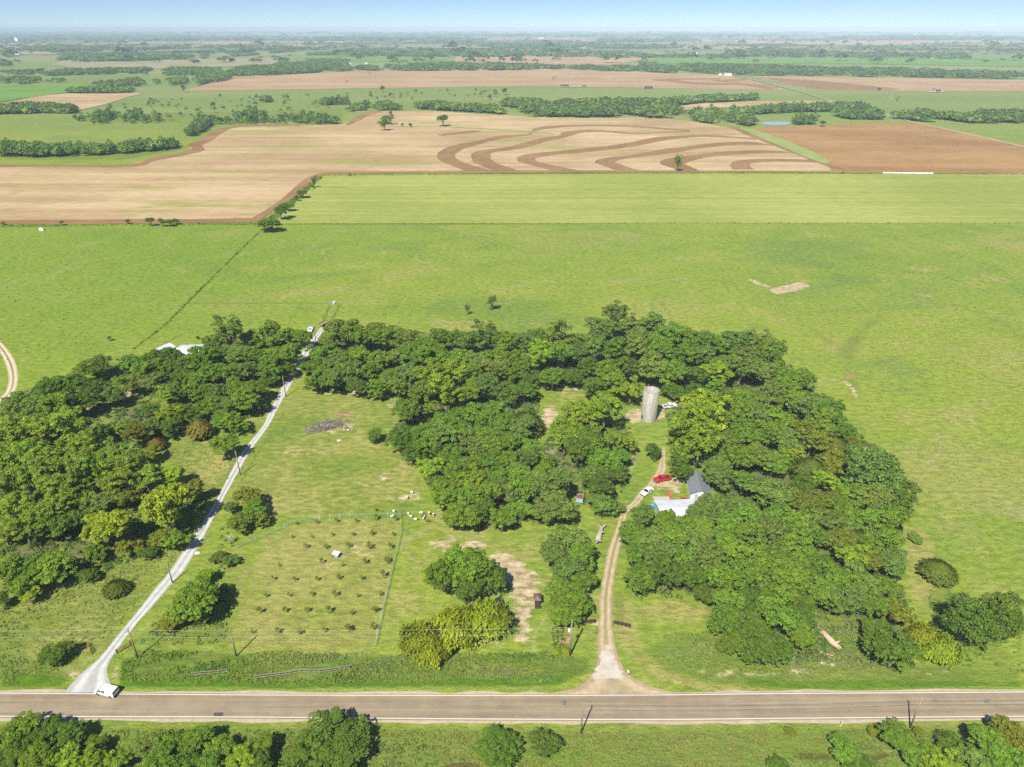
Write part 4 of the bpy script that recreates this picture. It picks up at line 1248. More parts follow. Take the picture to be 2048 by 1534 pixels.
row(z, 'the ninth row', [(1276, 1112, 56), (1320, 1118, 62, 'B'), (1368, 1120, 64), (1416, 1122, 64, 'B'), (1464, 1116, 66), (1512, 1114, 66), (1560, 1114, 66, 'D'), (1608, 1116, 64), (1654, 1120, 60, 'D'), (1698, 1124, 52, 'Y'), (1738, 1128, 54, 'O'), (1780, 1130, 62, 'B')], DRIVE, g)
row(z, 'the tenth row', [(1288, 1154, 72, 'D'), (1334, 1158, 74, 'D'), (1382, 1154, 72, 'D'), (1432, 1158, 66), (1480, 1154, 70), (1530, 1152, 70, 'D'), (1580, 1152, 68), (1628, 1154, 66, 'D'), (1676, 1158, 64), (1722, 1164, 58, 'B'), (1768, 1172, 60, 'E')], DRIVE, g)
row(z, 'the eleventh row', [(1412, 1192, 52, 'D'), (1456, 1196, 72), (1504, 1196, 74, 'D'), (1552, 1192, 74), (1602, 1192, 72, 'D'), (1650, 1194, 64), (1700, 1200, 64, 'B'), (1748, 1212, 62, 'E'), (1800, 1222, 56, 'O')], DRIVE, g)
row(z, 'the front row', [(1452, 1240, 72, 'D'), (1500, 1248, 80, 'D'), (1552, 1240, 76), (1600, 1236, 70, 'D'), (1466, 1278, 60, 'D'), (1512, 1290, 78, 'D'), (1558, 1290, 72, 'D'), (1602, 1276, 50), (1755, 1256, 76, 'D'), (1796, 1282, 104, 'D'), (1850, 1262, 64, 'W'), (1886, 1292, 66, 'W')], DRIVE, g)
tree(1940, 1222, 108, 'P', 'broad dark grey-green tree with feathery edge at the meadow corner', hmul=1.5)
tree(1994, 1240, 88, 'P', 'dark grey-green tree nearest the meadow fence corner, joined to a broad neighbour', hmul=1.6)
tree(1880, 1134, 58, 'C', 'dense olive cedar alone on the edge of the big meadow', hmul=0.72)
tree(1830, 1075, 26, 'B', 'low grey twiggy bush at the meadow edge', name='bush', cat='bush', hmul=0.6)

# small pond
for it, lab in (((936, 1126, 84, 'F'), 'tallest round green tree beside the small pond'), ((895, 1150, 66, 'E'), 'green tree on the goat pasture side of the small pond'), ((978, 1162, 70, 'D'), 'dark green tree on the water edge of the small pond'),
                ((868, 1150, 44, 'Y'), 'yellowish loose tree at the goat pasture edge of the pond clump'), ((945, 1175, 60, 'D'), 'dark green tree low in the middle of the pond clump'),
                ((842, 1270, 78, 'W'), 'yellow-green willow nearest the orchard corner'), ((905, 1245, 82, 'W'), 'yellow-green willow in the middle of the three beside the pond'), ((968, 1228, 82, 'W'), 'yellow-green willow closest to the pond water'),
                ((862, 1300, 56, 'W'), 'low yellow-green willow by the roadside weeds'), ((1005, 1240, 36, 'O'), 'reedy olive bush on the pond bank')):
    tree(it[0], it[1], it[2], it[3], lab, name='bush' if 'bush' in lab else None, cat='bush' if 'bush' in lab else None, hmul=1.2)
g = 'trees between the shed and the farm drive'
for it, lab in (((1140, 1078, 74, 'B'), 'green tree at the far end of the belt beside the drive'), ((1108, 1112, 52, 'B'), 'grey-green tree on the pond side of the drive belt'), ((1162, 1110, 62, 'E'), 'green tree on the drive side of the belt, second from its far end'),
                ((1138, 1140, 70, 'B'), 'green tree with bare white branches in the middle of the drive belt'), ((1168, 1160, 58, 'E'), 'green tree leaning over the drive from the belt'), ((1130, 1180, 66, 'E'), 'green tree shading the small brown-roofed shed'),
                ((1158, 1198, 56, 'E'), 'green tree behind the dark gate fence beside the drive'), ((1125, 1222, 60, 'E'), 'green tree next to the utility pole with the white lamp'), ((1158, 1226, 34, 'E'), 'low green tree at the end of the dark gate fence')):
    tree(it[0], it[1], it[2], it[3], lab, g)
tree(1113, 1300, 19, 'W', 'round lime-green shrub, farther from the pole, in front of the hedge', name='shrub', cat='shrub', hmul=0.8)
tree(1131, 1299, 19, 'W', 'round lime-green shrub, right beside the utility pole', name='shrub', cat='shrub', hmul=0.8)

# south of the road
g = 'trees on the near side of the road'
z = 'the roadside thicket'
row(z, 'the back row', [(35, 1465, 70), (92, 1462, 74, 'D'), (146, 1470, 62, 'D'), (188, 1492, 50, 'D'), (298, 1496, 56, 'B'), (345, 1490, 58), (392, 1484, 50), (438, 1496, 58), (520, 1494, 62)], LEFT, g)
row(z, 'the front row', [(20, 1518, 74, 'D'), (78, 1520, 76), (132, 1518, 60, 'Y'), (180, 1522, 56, 'Y'), (236, 1518, 48), (318, 1530, 58), (372, 1528, 64, 'D'), (424, 1536, 60), (474, 1524, 64, 'Y'), (520, 1535, 58, 'D')], LEFT, g)
tree(648, 1498, 184, 'P', 'very broad dense dark tree overhanging the road edge', hmul=0.66)
tree(990, 1500, 92, 'D', 'spiky dark green tree, larger of two below the road bend pole', hmul=0.8)
tree(1085, 1490, 64, 'P', 'round dense tree, smaller of two near the road pole')
z = 'the creekside trees'
row(z, 'the back row', [(1692, 1502, 64, 'E'), (1798, 1478, 56, 'E'), (1912, 1492, 62, 'D'), (1966, 1486, 66), (2024, 1478, 68, 'O')], LEFT, g)
row(z, 'the front row', [(1560, 1532, 40, 'D'), (1720, 1530, 54, 'D'), (1830, 1512, 60), (1882, 1532, 60, 'Y'), (1948, 1528, 70, 'G'), (2012, 1528, 70)], LEFT, g)
for px, py, w in ((1582, 1462, 22), (1748, 1462, 24), (1838, 1466, 22), (1790, 1455, 18)):
    tree(px, py, w, 'O', 'small bushy seedling in the roadside grass below the road', 'roadside seedlings', 'bush', 'bush', hmul=0.9)

# hedgerow and single trees of the fields
HEDGE = [(540, 442, 46, 'D', 'largest dark bush where the meadow fence meets the stubble field'), (527, 446, 26, 'E', 'low bush at the foot of the largest dark field corner bush'), (562, 424, 34, 'D', 'second bush up the hedge from the field corner'), (576, 412, 24, 'E', 'third bush up the hedge from the field corner'),
         (604, 384, 25, 'D', 'round dark tree halfway up the hedge between stubble and hay'), (594, 395, 12, 'E', 'small bush just below the round hedge tree'), (628, 364, 12, 'T', 'thin tall tree near the top of the hedge'), (625, 372, 9, 'E', 'tiny bush near the top of the hedge'),
         (300, 443, 21, 'D', 'round bush alone beside a pair on the stubble field edge'), (324, 446, 18, 'E', 'bush at the start of the trio on the stubble field edge'), (339, 445, 18, 'D', 'middle bush of the trio on the stubble field edge'), (352, 442, 16, 'E', 'end bush of the trio on the stubble field edge'),
         (255, 443, 12, 'E', 'small pale bush on the stubble field edge'), (123, 447, 9, 'E', 'tiny bush on the stubble field edge near the white box'), (6, 446, 10, 'D', 'dark bush on the stubble edge at the frame side'), (396, 446, 5, 'E', 'dot-sized bush on the stubble edge nearest the field corner'),
         (1356, 329, 17, 'T', 'tall narrow tree alone on the far edge of the hay meadow'), (886, 241, 25, 'D', 'round dark tree alone in the ploughed contour field'), (781, 231, 16, 'T', 'tall half-dead tree in the stubble field group'), (771, 238, 22, 'O', 'brownish tree beside the half-dead tree in the stubble field'),
         (768, 247, 26, 'Y', 'low pale bush in front of the stubble field group'), (805, 249, 8, 'E', 'tiny bush on the grass strip, nearer the pale bush'), (821, 250, 9, 'E', 'small bush on the grass strip, nearer the round dark tree'), (700, 349, 6, 'E', 'tiny bush on the boundary near the hedge top'),
         (1686, 345, 6, 'E', 'tiny bush on the boundary near the white bale row'), (1759, 178, 10, 'D', 'lone round tree by the far green field track'), (983, 605, 21, 'T', 'thin low tree on the meadow, larger of the two behind the grove'), (934, 617, 13, 'T', 'thin sapling on the meadow, smaller of the two behind the grove'),
         (219, 678, 10, 'B', 'thin small bush alone on the left meadow'), (395, 674, 9, 'D', 'small dark bush on the garden fence behind the white roofs'), (280, 277, 9, 'D', 'small round bush, first of a far pair in green pasture'), (296, 277, 10, 'D', 'small round bush, second of a far pair in green pasture'),
         (365, 173, 10, 'T', 'tall lone tree at the far stubble track'), (979, 193, 12, 'D', 'dark round tree alone before the far tree belt'), (1008, 182, 15, 'D', 'low dark bush in the far pasture above the belt'), (1645, 247, 16, 'D', 'round tree beside the far pond, set apart'),
         (1748, 217, 13, 'D', 'round tree standing where the country road leaves the belt'), (742, 190, 8, 'E', 'small tree in the far pasture beside the stubble'), (765, 178, 12, 'E', 'flat bush on the far stubble edge')]
for px, py, w, k, lab in HEDGE:
    tree(px, py, w, k, lab, name='field_bush' if 'bush' in lab else 'field_tree', cat='bush' if 'bush' in lab else 'tree', hmul=0.85 if k != 'T' else 1.0, grow=1.05)

WOOD = []          # (card corners, colours) of every tree that stays in the far-off mass


def place_trees(limit=296):
    order = sorted((t for t in TREES if t['name'] == 'broadleaf_tree'), key=lambda t: -t['w'])
    mass = set(id(t) for t in order[limit:])
    for t in TREES:
        if id(t) in mass:
            me = t['cm']
            v = np.empty(len(me.vertices) * 3, np.float32)
            me.vertices.foreach_get('co', v)
            tone = np.empty(len(me.vertices), np.float32)
            me.attributes['tone'].data.foreach_get('value', tone)
            mat = Matrix.Translation(t['loc']) @ Euler(t['rot']).to_matrix().to_4x4() @ Matrix.Diagonal((*t['scale'], 1))
            A = np.array(mat)
            p = v.reshape(-1, 3) @ A[:3, :3].T + A[:3, 3]
            c = np.array(t['col'][:3])[None, :] * (0.62 + 0.75 * tone[::4])[:, None]
            WOOD.append((p, c))
            continue
        root = thing(t['name'], t['label'], t['cat'], t['loc'], 0, t['group'])
        root.scale = t['scale']
        root.rotation_euler = t['rot']
        link('crown', t['cm'], root).color = t['col']
        link('trunk', t['tm'], root)


place_trees()

# ------------------------------------------------------------------ far-off woods: one mass
FARP = []
for k in range(6):
    n = 150
    d = rand_unit(n)
    d[:, 2] = np.abs(d[:, 2]) * 1.0 - 0.15
    r = nr.uniform(0.72, 1.02, n)[:, None]
    lob = 1 + 0.22 * np.sin(d[:, :1] * 5 + k) * np.cos(d[:, 1:2] * 4 + k * 2)
    p = d * r * lob * np.array([1, 1, 1.0]) + np.array([0, 0, 0.82])
    p[:, 2] = np.maximum(p[:, 2], 0.12)
    nn = d + rand_unit(n) * 0.5 + np.array([0, 0, 0.3])
    nn /= np.linalg.norm(nn, axis=1)[:, None]
    FARP.append((p, nn))


def far_tree(x, y, R, hs, n, colour, z=0.0):
    p, nn = FARP[rng.randrange(6)]
    ii = nr.permutation(len(p))[:n]
    a = rng.uniform(0, 6.28)
    ca, sa = math.cos(a), math.sin(a)
    q = p[ii].copy()
    m = nn[ii].copy()
    q[:, :2] = np.stack([q[:, 0] * ca - q[:, 1] * sa, q[:, 0] * sa + q[:, 1] * ca], 1)
    m[:, :2] = np.stack([m[:, 0] * ca - m[:, 1] * sa, m[:, 0] * sa + m[:, 1] * ca], 1)
    size = np.full(len(ii), 1.15 * math.sqrt(40 / n) * 0.42) * nr.uniform(0.7, 1.3, len(ii))
    c = cards(q, m, size).reshape(-1, 3) * np.array([R, R, R * hs]) + np.array([x, y, z])
    col = np.array(colour)[None, :] * nr.uniform(0.75, 1.25, (len(ii), 1))
    WOOD.append((c, col))


def in_poly(poly, n):
    xs = [p[0] for p in poly]
    ys = [p[1] for p in poly]
    out = []
    tries = 0
    while len(out) < n and tries < n * 30:
        k = max(n * 2, 50)
        x = nr.uniform(min(xs), max(xs), k)
        y = nr.uniform(min(ys), max(ys), k)
        m = pip(poly, x, y)
        out += list(zip(x[m], y[m]))
        tries += k
    return out[:n]


def area(poly):
    return abs(sum(p[0] * q[1] - q[0] * p[1] for p, q in zip(poly, poly[1:] + poly[:1]))) / 2


GREENS = [(0.075, 0.130, 0.022), (0.09, 0.150, 0.028), (0.058, 0.105, 0.02), (0.115, 0.165, 0.026), (0.08, 0.120, 0.032)]
BELTS = [  # picture polygon on which the trunks stand, tree radius, density factor
    ([(705, 222), (720, 214), (860, 212), (960, 218), (1000, 213), (1230, 214), (1345, 212), (1348, 225), (1360, 237), (1080, 234), (960, 226), (860, 220)], 6, 1.2),
    ([(1010, 207), (1070, 206), (1090, 214), (1010, 214)], 8, 1.3), ([(1085, 210), (1215, 206), (1225, 213)], 8, 1.3), ([(1230, 207), (1340, 205), (1420, 200), (1510, 197), (1512, 202), (1400, 207), (1340, 213), (1230, 215)], 7.5, 1.3),
    ([(1490, 224), (1560, 218), (1640, 217), (1730, 216), (1735, 222), (1600, 225), (1510, 230)], 6.5, 1.3), ([(1380, 240), (1430, 232), (1500, 240), (1515, 250), (1490, 254), (1410, 247)], 5, 1.0),
    ([(1585, 242), (1630, 239), (1625, 250), (1590, 251)], 6, 1.2), ([(1660, 229), (1740, 229), (1770, 236), (1760, 240), (1690, 239)], 5.5, 1.2),
    ([(1785, 238), (1830, 230), (1900, 233), (2080, 230), (2080, 248), (1900, 246), (1830, 243)], 7.5, 1.2), ([(-30, 222), (-30, 229), (150, 227), (155, 219), (60, 215)], 8, 1.3),
    ([(190, 233), (300, 228), (305, 237), (250, 243), (190, 241)], 4.5, 0.5), ([(470, 239), (500, 230), (530, 232), (520, 243), (480, 243)], 6, 1.1), ([(560, 239), (640, 237), (682, 247), (640, 250), (600, 246)], 5, 0.55),
    ([(640, 207), (690, 204), (695, 210), (640, 211)], 6, 1.0), ([(520, 201), (575, 199), (575, 205), (520, 205)], 5, 0.9), ([(130, 186), (170, 181), (290, 181), (300, 185), (200, 188)], 6, 1.0),
    ([(190, 172), (280, 162), (290, 173), (230, 175)], 7, 0.7), ([(310, 167), (370, 160), (375, 169), (320, 173)], 8, 0.9), ([(385, 162), (420, 153), (460, 151), (460, 160), (400, 171)], 6, 0.6),
    ([(440, 142), (560, 129), (700, 130), (700, 142), (560, 150), (460, 152)], 7, 0.85), ([(280, 150), (400, 143), (440, 141), (450, 150), (330, 152)], 6, 0.5), ([(0, 160), (60, 158), (130, 165), (0, 172)], 7, 0.35), ([(0, 147), (120, 143), (280, 140), (420, 139), (280, 147), (100, 152)], 6, 0.6),
    ([(700, 137), (900, 128), (1120, 133), (1127, 138), (1000, 141), (745, 142)], 8, 1.0), ([(1140, 137), (1160, 130), (1200, 137), (1400, 130), (1620, 136), (1870, 143), (2080, 150), (2080, 158), (1800, 155), (1500, 151), (1300, 145), (1150, 140)], 8, 0.95),
    ([(1280, 127), (1312, 126), (1312, 132), (1285, 133)], 9, 1.0), ([(0, 127), (22, 126), (20, 133), (0, 133)], 9, 1.0),
    ([(115, 123), (130, 108), (280, 112), (400, 113), (410, 118), (260, 122), (180, 124)], 10, 0.8), ([(400, 113), (480, 106), (570, 102), (570, 105), (480, 113)], 10, 0.9), ([(615, 109), (690, 106), (700, 110), (615, 111)], 10, 1),
    ([(700, 111), (900, 104), (1100, 109), (1200, 106), (1320, 112), (1200, 114), (900, 114), (700, 113)], 11, 0.9), ([(690, 100), (800, 97), (900, 101), (880, 108), (700, 108)], 11, 0.7), ([(960, 90), (1200, 90), (1360, 93), (1360, 97), (1200, 98), (960, 96)], 13, 0.9),
    ([(1200, 113), (1480, 112), (1490, 102), (1540, 98), (1650, 106), (1820, 110), (1930, 113), (1930, 119), (1800, 116), (1640, 115), (1200, 116)], 11, 0.9), ([(20, 99), (120, 92), (240, 97), (360, 95), (380, 97), (250, 101), (100, 103)], 12, 0.9),
    ([(120, 108), (330, 106), (480, 104), (120, 112)], 11, 0.4), ([(560, 120), (700, 122), (690, 128), (560, 127)], 8, 0.25), ([(-30, 70), (300, 70), (600, 77), (600, 83), (200, 86), (-30, 84)], 22, 0.8), ([(600, 78), (800, 76), (960, 80), (950, 84), (600, 82)], 22, 0.7),
    ([(1200, 80), (1380, 79), (1400, 83), (1200, 85)], 20, 0.8), ([(1650, 76), (1800, 71), (1950, 76), (2060, 78), (1900, 80), (1680, 79)], 22, 0.8), ([(0, 66), (800, 66), (2060, 66), (2060, 69), (800, 70), (0, 69)], 40, 0.6), ([(700, 70), (1400, 70), (1660, 73), (1400, 76), (700, 74)], 28, 0.45),
    ([(1480, 100), (1900, 88), (2060, 92), (2060, 112), (1900, 108)], 14, 0.03), ([(400, 92), (800, 86), (800, 96), (400, 99)], 14, 0.05), ([(150, 212), (460, 195), (700, 190), (700, 215), (450, 235), (160, 232)], 3.2, 0.008), ([(1350, 225), (1480, 222), (1480, 232), (1380, 236)], 4.5, 0.2),
    ([(0, 297), (100, 302), (200, 304), (290, 296), (350, 293), (355, 298), (300, 304), (200, 311), (100, 315), (0, 314)], 5.2, 1.3), ([(366, 272), (400, 258), (420, 246), (422, 250), (405, 264), (380, 276)], 4.4, 1.4),
    ([(330, 240), (600, 234), (690, 232), (690, 248), (600, 249), (340, 250)], 3.0, 0.14), ([(150, 238), (320, 232), (330, 246), (160, 250)], 2.6, 0.14), ([(700, 190), (1000, 182), (1000, 200), (700, 205)], 3.0, 0.008), ([(690, 224), (720, 218), (720, 226)], 4, 1),
]
ntree = 0
for poly_px, R, dens in BELTS:
    P = wpoly(poly_px)
    cy = sum(p[1] for p in P) / len(P)
    n = int(min(900, max(3, area(P) / (R * R * 1.9) * dens * 1.7)))
    pts = in_poly(P, n)
    if not pts:
        continue
    q = 110 if cy < 1100 else (64 if cy < 2600 else (30 if cy < 7000 else 16))
    need = area(P) / (R * R * 1.9) * dens * 1.7 / max(n, 1)
    wl = rng.uniform(16, 34) * max(1, cy / 1200)
    ph = rng.uniform(0, 6)
    for x, y in pts:
        if dens < 1.25 and math.sin(x / wl + ph) + 0.7 * math.sin(x / (wl * 0.37) + y / wl) < -0.75:
            continue
        c = GREENS[rng.randrange(5)]
        f = rng.uniform(0.8, 1.45) if cy < 2400 else rng.uniform(0.9, 1.15)
        r = R * rng.choice((0.5, 0.7, 0.85, 1.0, 1.15, 1.45) if cy < 2400 else (0.85, 1, 1.1, 1.3)) * rng.uniform(0.9, 1.1) * min(2.2, max(1.0, math.sqrt(need)))
        hs = min(1.25, max(0.28, 6.0 / r)) * rng.uniform(0.75, 1.3)
        f *= 1.45
        far_tree(x, y, r, hs, q, (c[0] * f, c[1] * f, c[2] * f))
    ntree += len(pts)
# scattered far trees over the whole plain
for i in range(900):
    y = 3000 * math.exp(rng.uniform(0, 2.3))
    x = rng.uniform(-0.8, 0.8) * y
    r = rng.uniform(6, 14) * (1 + y / 14000)
    far_tree(x, y, r * rng.uniform(1, 2.5), rng.uniform(0.3, 0.7), 14, GREENS[rng.randrange(5)])
# shelter belts along field edges far out
for i in range(150):
    y = 4200 * math.exp(rng.uniform(0, 2.0))
    x = rng.uniform(-0.8, 0.8) * y
    L = rng.uniform(0.03, 0.16) * y
    k = int(12 + L / 60)
    for j in range(min(k, 40)):
        r = rng.uniform(9, 16) * (1 + y / 16000)
        far_tree(x + L * j / min(k, 40), y + rng.uniform(-20, 20), r, min(0.9, 9 / r), 12, GREENS[rng.randrange(5)])
w = link('far_woods', card_mesh('far_woods', WOOD, 'tint', 'tint'))
w['kind'] = 'stuff'
w['label'] = 'dark green tree belts and far-off woods across the plain'


# ------------------------------------------------------------------ low growth: weeds, undergrowth, pasture tufts
def low_growth(name, specs, label):
    parts = []
    for poly, dens, (r0, r1), hgt, n, size, cols in specs:
        k = int(area(poly) * dens)
        pts = np.array(in_poly(poly, k))
        if not len(pts):
            continue
        if n == 9:      # gaps between the stands of weeds
            gap = np.sin(pts[:, 0] * 0.21 + 2.0 * np.sin(pts[:, 1] * 0.5)) + np.sin(pts[:, 1] * 0.6 - pts[:, 0] * 0.13) + nr.normal(0, 0.35, k if len(pts) == k else len(pts))
            pts = pts[gap > -0.75]
        k = len(pts)
        # patchy colour: neighbours share a hue
        ph = np.sin(pts[:, 0] * 0.11 + 1.6 * np.sin(pts[:, 1] * 0.21)) + np.sin(pts[:, 1] * 0.33 + pts[:, 0] * 0.07 + np.sin(pts[:, 0] * 0.19)) + nr.normal(0, 0.35, k)
        ci = np.clip(((ph + 2.2) / 4.4 * len(cols)).astype(int), 0, len(cols) - 1)
        base = np.array(cols)[ci] * nr.uniform(0.88, 1.12, (k, 1))
        rr = nr.uniform(r0, r1, k) * np.clip(1.0 + 0.55 * np.sin(pts[:, 0] * 0.17 + 2.1 * np.sin(pts[:, 1] * 0.4 + 1)) * np.cos(pts[:, 1] * 0.29 + pts[:, 0] * 0.05), 0.35, 1.6)
        d = rand_unit(k * n).reshape(k, n, 3)
        d[:, :, 2] = np.abs(d[:, :, 2])
        pos = d * (rr[:, None] * nr.uniform(0.4, 1.0, (k, n)))[:, :, None] * np.array([1, 1, hgt])
        pos[:, :, 0] += pts[:, 0][:, None]
        pos[:, :, 1] += pts[:, 1][:, None]
        pos[:, :, 2] += 0.05
        nn = d * 0.6 + rand_unit(k * n).reshape(k, n, 3) * 0.6 + np.array([0, 0, 0.45])
        nn /= np.linalg.norm(nn, axis=2)[:, :, None]
        v = cards(pos.reshape(-1, 3), nn.reshape(-1, 3), size * nr.uniform(0.6, 1.4, k * n), 1.2)
        c = 1.3 * np.repeat(base, n, axis=0) * nr.uniform(0.85, 1.15, (k * n, 1))
        parts.append((v, c))
    o = link(name, card_mesh(name, parts, 'tint', 'tint'))
    o['kind'] = 'stuff'
    o['label'] = label


WEED = [(0.070, 0.145, 0.014), (0.095, 0.175, 0.016), (0.130, 0.200, 0.020), (0.165, 0.215, 0.03), (0.19, 0.205, 0.055), (0.14, 0.20, 0.07), (0.21, 0.225, 0.028)]
WEEDS = WEED[1:4] + [(0.19, 0.195, 0.035), (0.20, 0.18, 0.05), (0.13, 0.18, 0.03), (0.10, 0.165, 0.03), (0.17, 0.19, 0.05)]
VERGE = [(0.07, 0.15, 0.014), (0.11, 0.20, 0.02), (0.15, 0.22, 0.03), (0.17, 0.21, 0.05)]
low_growth('weeds', [
    (wpoly([(240, 1362), (246, 1322), (290, 1300), (480, 1304), (800, 1308), (1095, 1306), (1165, 1322), (1170, 1345), (1100, 1362), (600, 1368)]), 3.2, (0.3, 0.7), 0.8, 9, 0.24, WEED),
    (wpoly([(-40, 1300), (100, 1330), (135, 1350), (110, 1366), (-40, 1368)]), 2.6, (0.25, 0.6), 0.8, 9, 0.24, WEED),
    (wpoly([(1275, 1300), (1330, 1272), (1420, 1262), (1490, 1330), (1700, 1318), (1780, 1335), (1600, 1352), (1440, 1345), (1340, 1328)]), 2.8, (0.3, 0.7), 0.8, 9, 0.24, WEED),
    (wpoly([(1600, 1230), (1700, 1230), (1760, 1310), (1700, 1330), (1580, 1325)]), 1.2, (0.4, 1.0), 0.9, 14, 0.34, WEED),
    (wpoly([(1850, 1180), (1890, 1160), (1960, 1300), (2048, 1330), (2048, 1345), (1900, 1340)]), 1.5, (0.25, 0.6), 0.8, 9, 0.24, WEED),
    (wpoly([(-60, 1462), (560, 1460), (1200, 1464), (2110, 1458), (2110, 1560), (-60, 1560)]), 2.0, (0.2, 0.55), 0.8, 8, 0.22, WEEDS),
    (wpoly([(280, 1290), (330, 1215), (420, 1160), (460, 1210), (455, 1290)]), 0.8, (0.3, 0.9), 0.9, 14, 0.34, WEED),
    (wpoly([(0, 1180), (190, 1130), (340, 1090), (380, 1085), (330, 1140), (160, 1200), (0, 1260)]), 0.9, (0.2, 0.55), 0.8, 8, 0.24, WEED),
    (wpoly([(470, 1090), (440, 1160), (400, 1180), (440, 1060), (480, 1010)]), 0.25, (0.25, 0.7), 0.9, 14, 0.34, WEED),
    (wpoly([(980, 1225), (1035, 1235), (1036, 1265), (1000, 1275), (960, 1255)]), 1.4, (0.4, 0.9), 1.6, 14, 0.3, [(0.10, 0.15, 0.03), (0.14, 0.16, 0.04)]),
    (wpoly([(1102, 1252), (1130, 1252), (1128, 1296), (1104, 1296)]), 4.0, (0.2, 0.45), 0.9, 16, 0.22, [(0.075, 0.105, 0.014), (0.09, 0.12, 0.018)]),
    (ribbon_px([(265, 700), (330, 650), (390, 590), (440, 540), (525, 458)], 0.6), 0.9, (0.3, 0.8), 1.1, 12, 0.34, WEED[:3]),
    (ribbon_px([(640, 351), (1000, 347.5), (1400, 346), (2048, 348.5)], 2.2), 0.12, (0.5, 1.4), 0.9, 10, 0.6, WEED[:3]),
    (ribbon_px([(0, 452), (260, 450), (530, 448)], 2.0), 0.2, (0.5, 1.2), 0.9, 10, 0.5, WEED[:3]),
    (ribbon_px([(525, 455), (560, 425), (600, 390), (640, 352)], 3.5), 0.2, (0.6, 1.6), 0.9, 12, 0.6, WEED[:3]),
    (ribbon_px([(570, 448), (1200, 447), (2048, 446)], 0.8), 0.2, (0.4, 0.9), 0.9, 8, 0.5, WEED[:3]),
], 'tall mixed green weeds along the ditches and fence lines')
UG = [(0.05, 0.10, 0.014), (0.07, 0.13, 0.018), (0.09, 0.14, 0.025), (0.11, 0.15, 0.035)]
low_growth('undergrowth', [(wpoly(p), 0.30, (0.6, 1.5), 0.85, 22, 0.40, UG) for p in (WEST, NORTH, MIDDLE, EAST)], 'green undergrowth on the floor of the groves')
GR = [(0.135, 0.195, 0.034), (0.155, 0.21, 0.038), (0.18, 0.225, 0.046), (0.20, 0.23, 0.06)]
low_growth('pasture_tufts', [
    (wpoly([(1560, 640), (2100, 640), (2300, 1340), (2050, 1340), (1850, 1040), (1700, 780)]), 0.22, (0.12, 0.32), 0.6, 5, 0.30, GR),
    (wpoly([(-200, 470), (2250, 470), (2250, 660), (1200, 620), (640, 640), (150, 720), (-200, 760)]), 0.035, (0.2, 0.5), 0.5, 5, 0.45, GR),
    (wpoly([(0, 1190), (180, 1170), (320, 1150), (230, 1265), (130, 1325), (0, 1300)]), 0.5, (0.15, 0.4), 0.8, 6, 0.28, GR),
    (wpoly([(320, 905), (420, 870), (470, 930), (440, 990), (350, 930)]), 0.3, (0.15, 0.35), 0.8, 6, 0.28, GR),
], 'tufts of green pasture grass on the open meadows')

# ------------------------------------------------------------------ silo
base = gp(1297, 838)
hs = top_h((1297, 836), 778)
R0 = 2.75
t = thing('silo', 'tall round concrete stave silo, open at the top, at the end of the farm drive', 'silo', base)
mb = MB()
mb.lathe([(R0, 0), (R0, hs), (R0 - 0.16, hs), (R0 - 0.16, hs - 3.0)], 48)
mb.build('wall', 'silo', t, True)
mb = MB()
mb.lathe([(0, hs - 2.7), (R0 - 0.17, hs - 2.55)], 48)
mb.build('inner_floor', 'cream', t)
mb = MB()
for k in range(48):
    a = 2 * math.pi * k / 48
    mb.box((math.cos(a) * (R0 - 0.08), math.sin(a) * (R0 - 0.08), hs + 0.06), (0.26, 0.22, 0.12), a)
mb.build('rim', 'concrete', t)
mb = MB()
for k in range(18):
    zz = 0.5 + k * (hs - 0.9) / 17
    mb.lathe([(R0 + 0.004, zz - 0.03), (R0 + 0.035, zz), (R0 + 0.004, zz + 0.03)], 48)
mb.build('hoop', 'steel', t)
mb = MB()
aa = math.radians(200)
mb.box((math.cos(aa) * (R0 + 0.02), math.sin(aa) * (R0 + 0.02), 1.5), (0.12, 0.8, 1.2), aa)
mb.build('door', 'trim', t)


# ------------------------------------------------------------------ vehicles
def extrude_profile(mb, prof, wfun, mi=0):
    n = len(prof)
    vs = [(x, -wfun(z), z) for x, z in prof] + [(x, wfun(z), z) for x, z in prof]
    fs = [tuple(range(n)), tuple(range(2 * n - 1, n - 1, -1))]
    for i in range(n):
        j = (i + 1) % n
        fs.append((i, i + n, j + n, j))
    mb.add(vs, fs, mi)


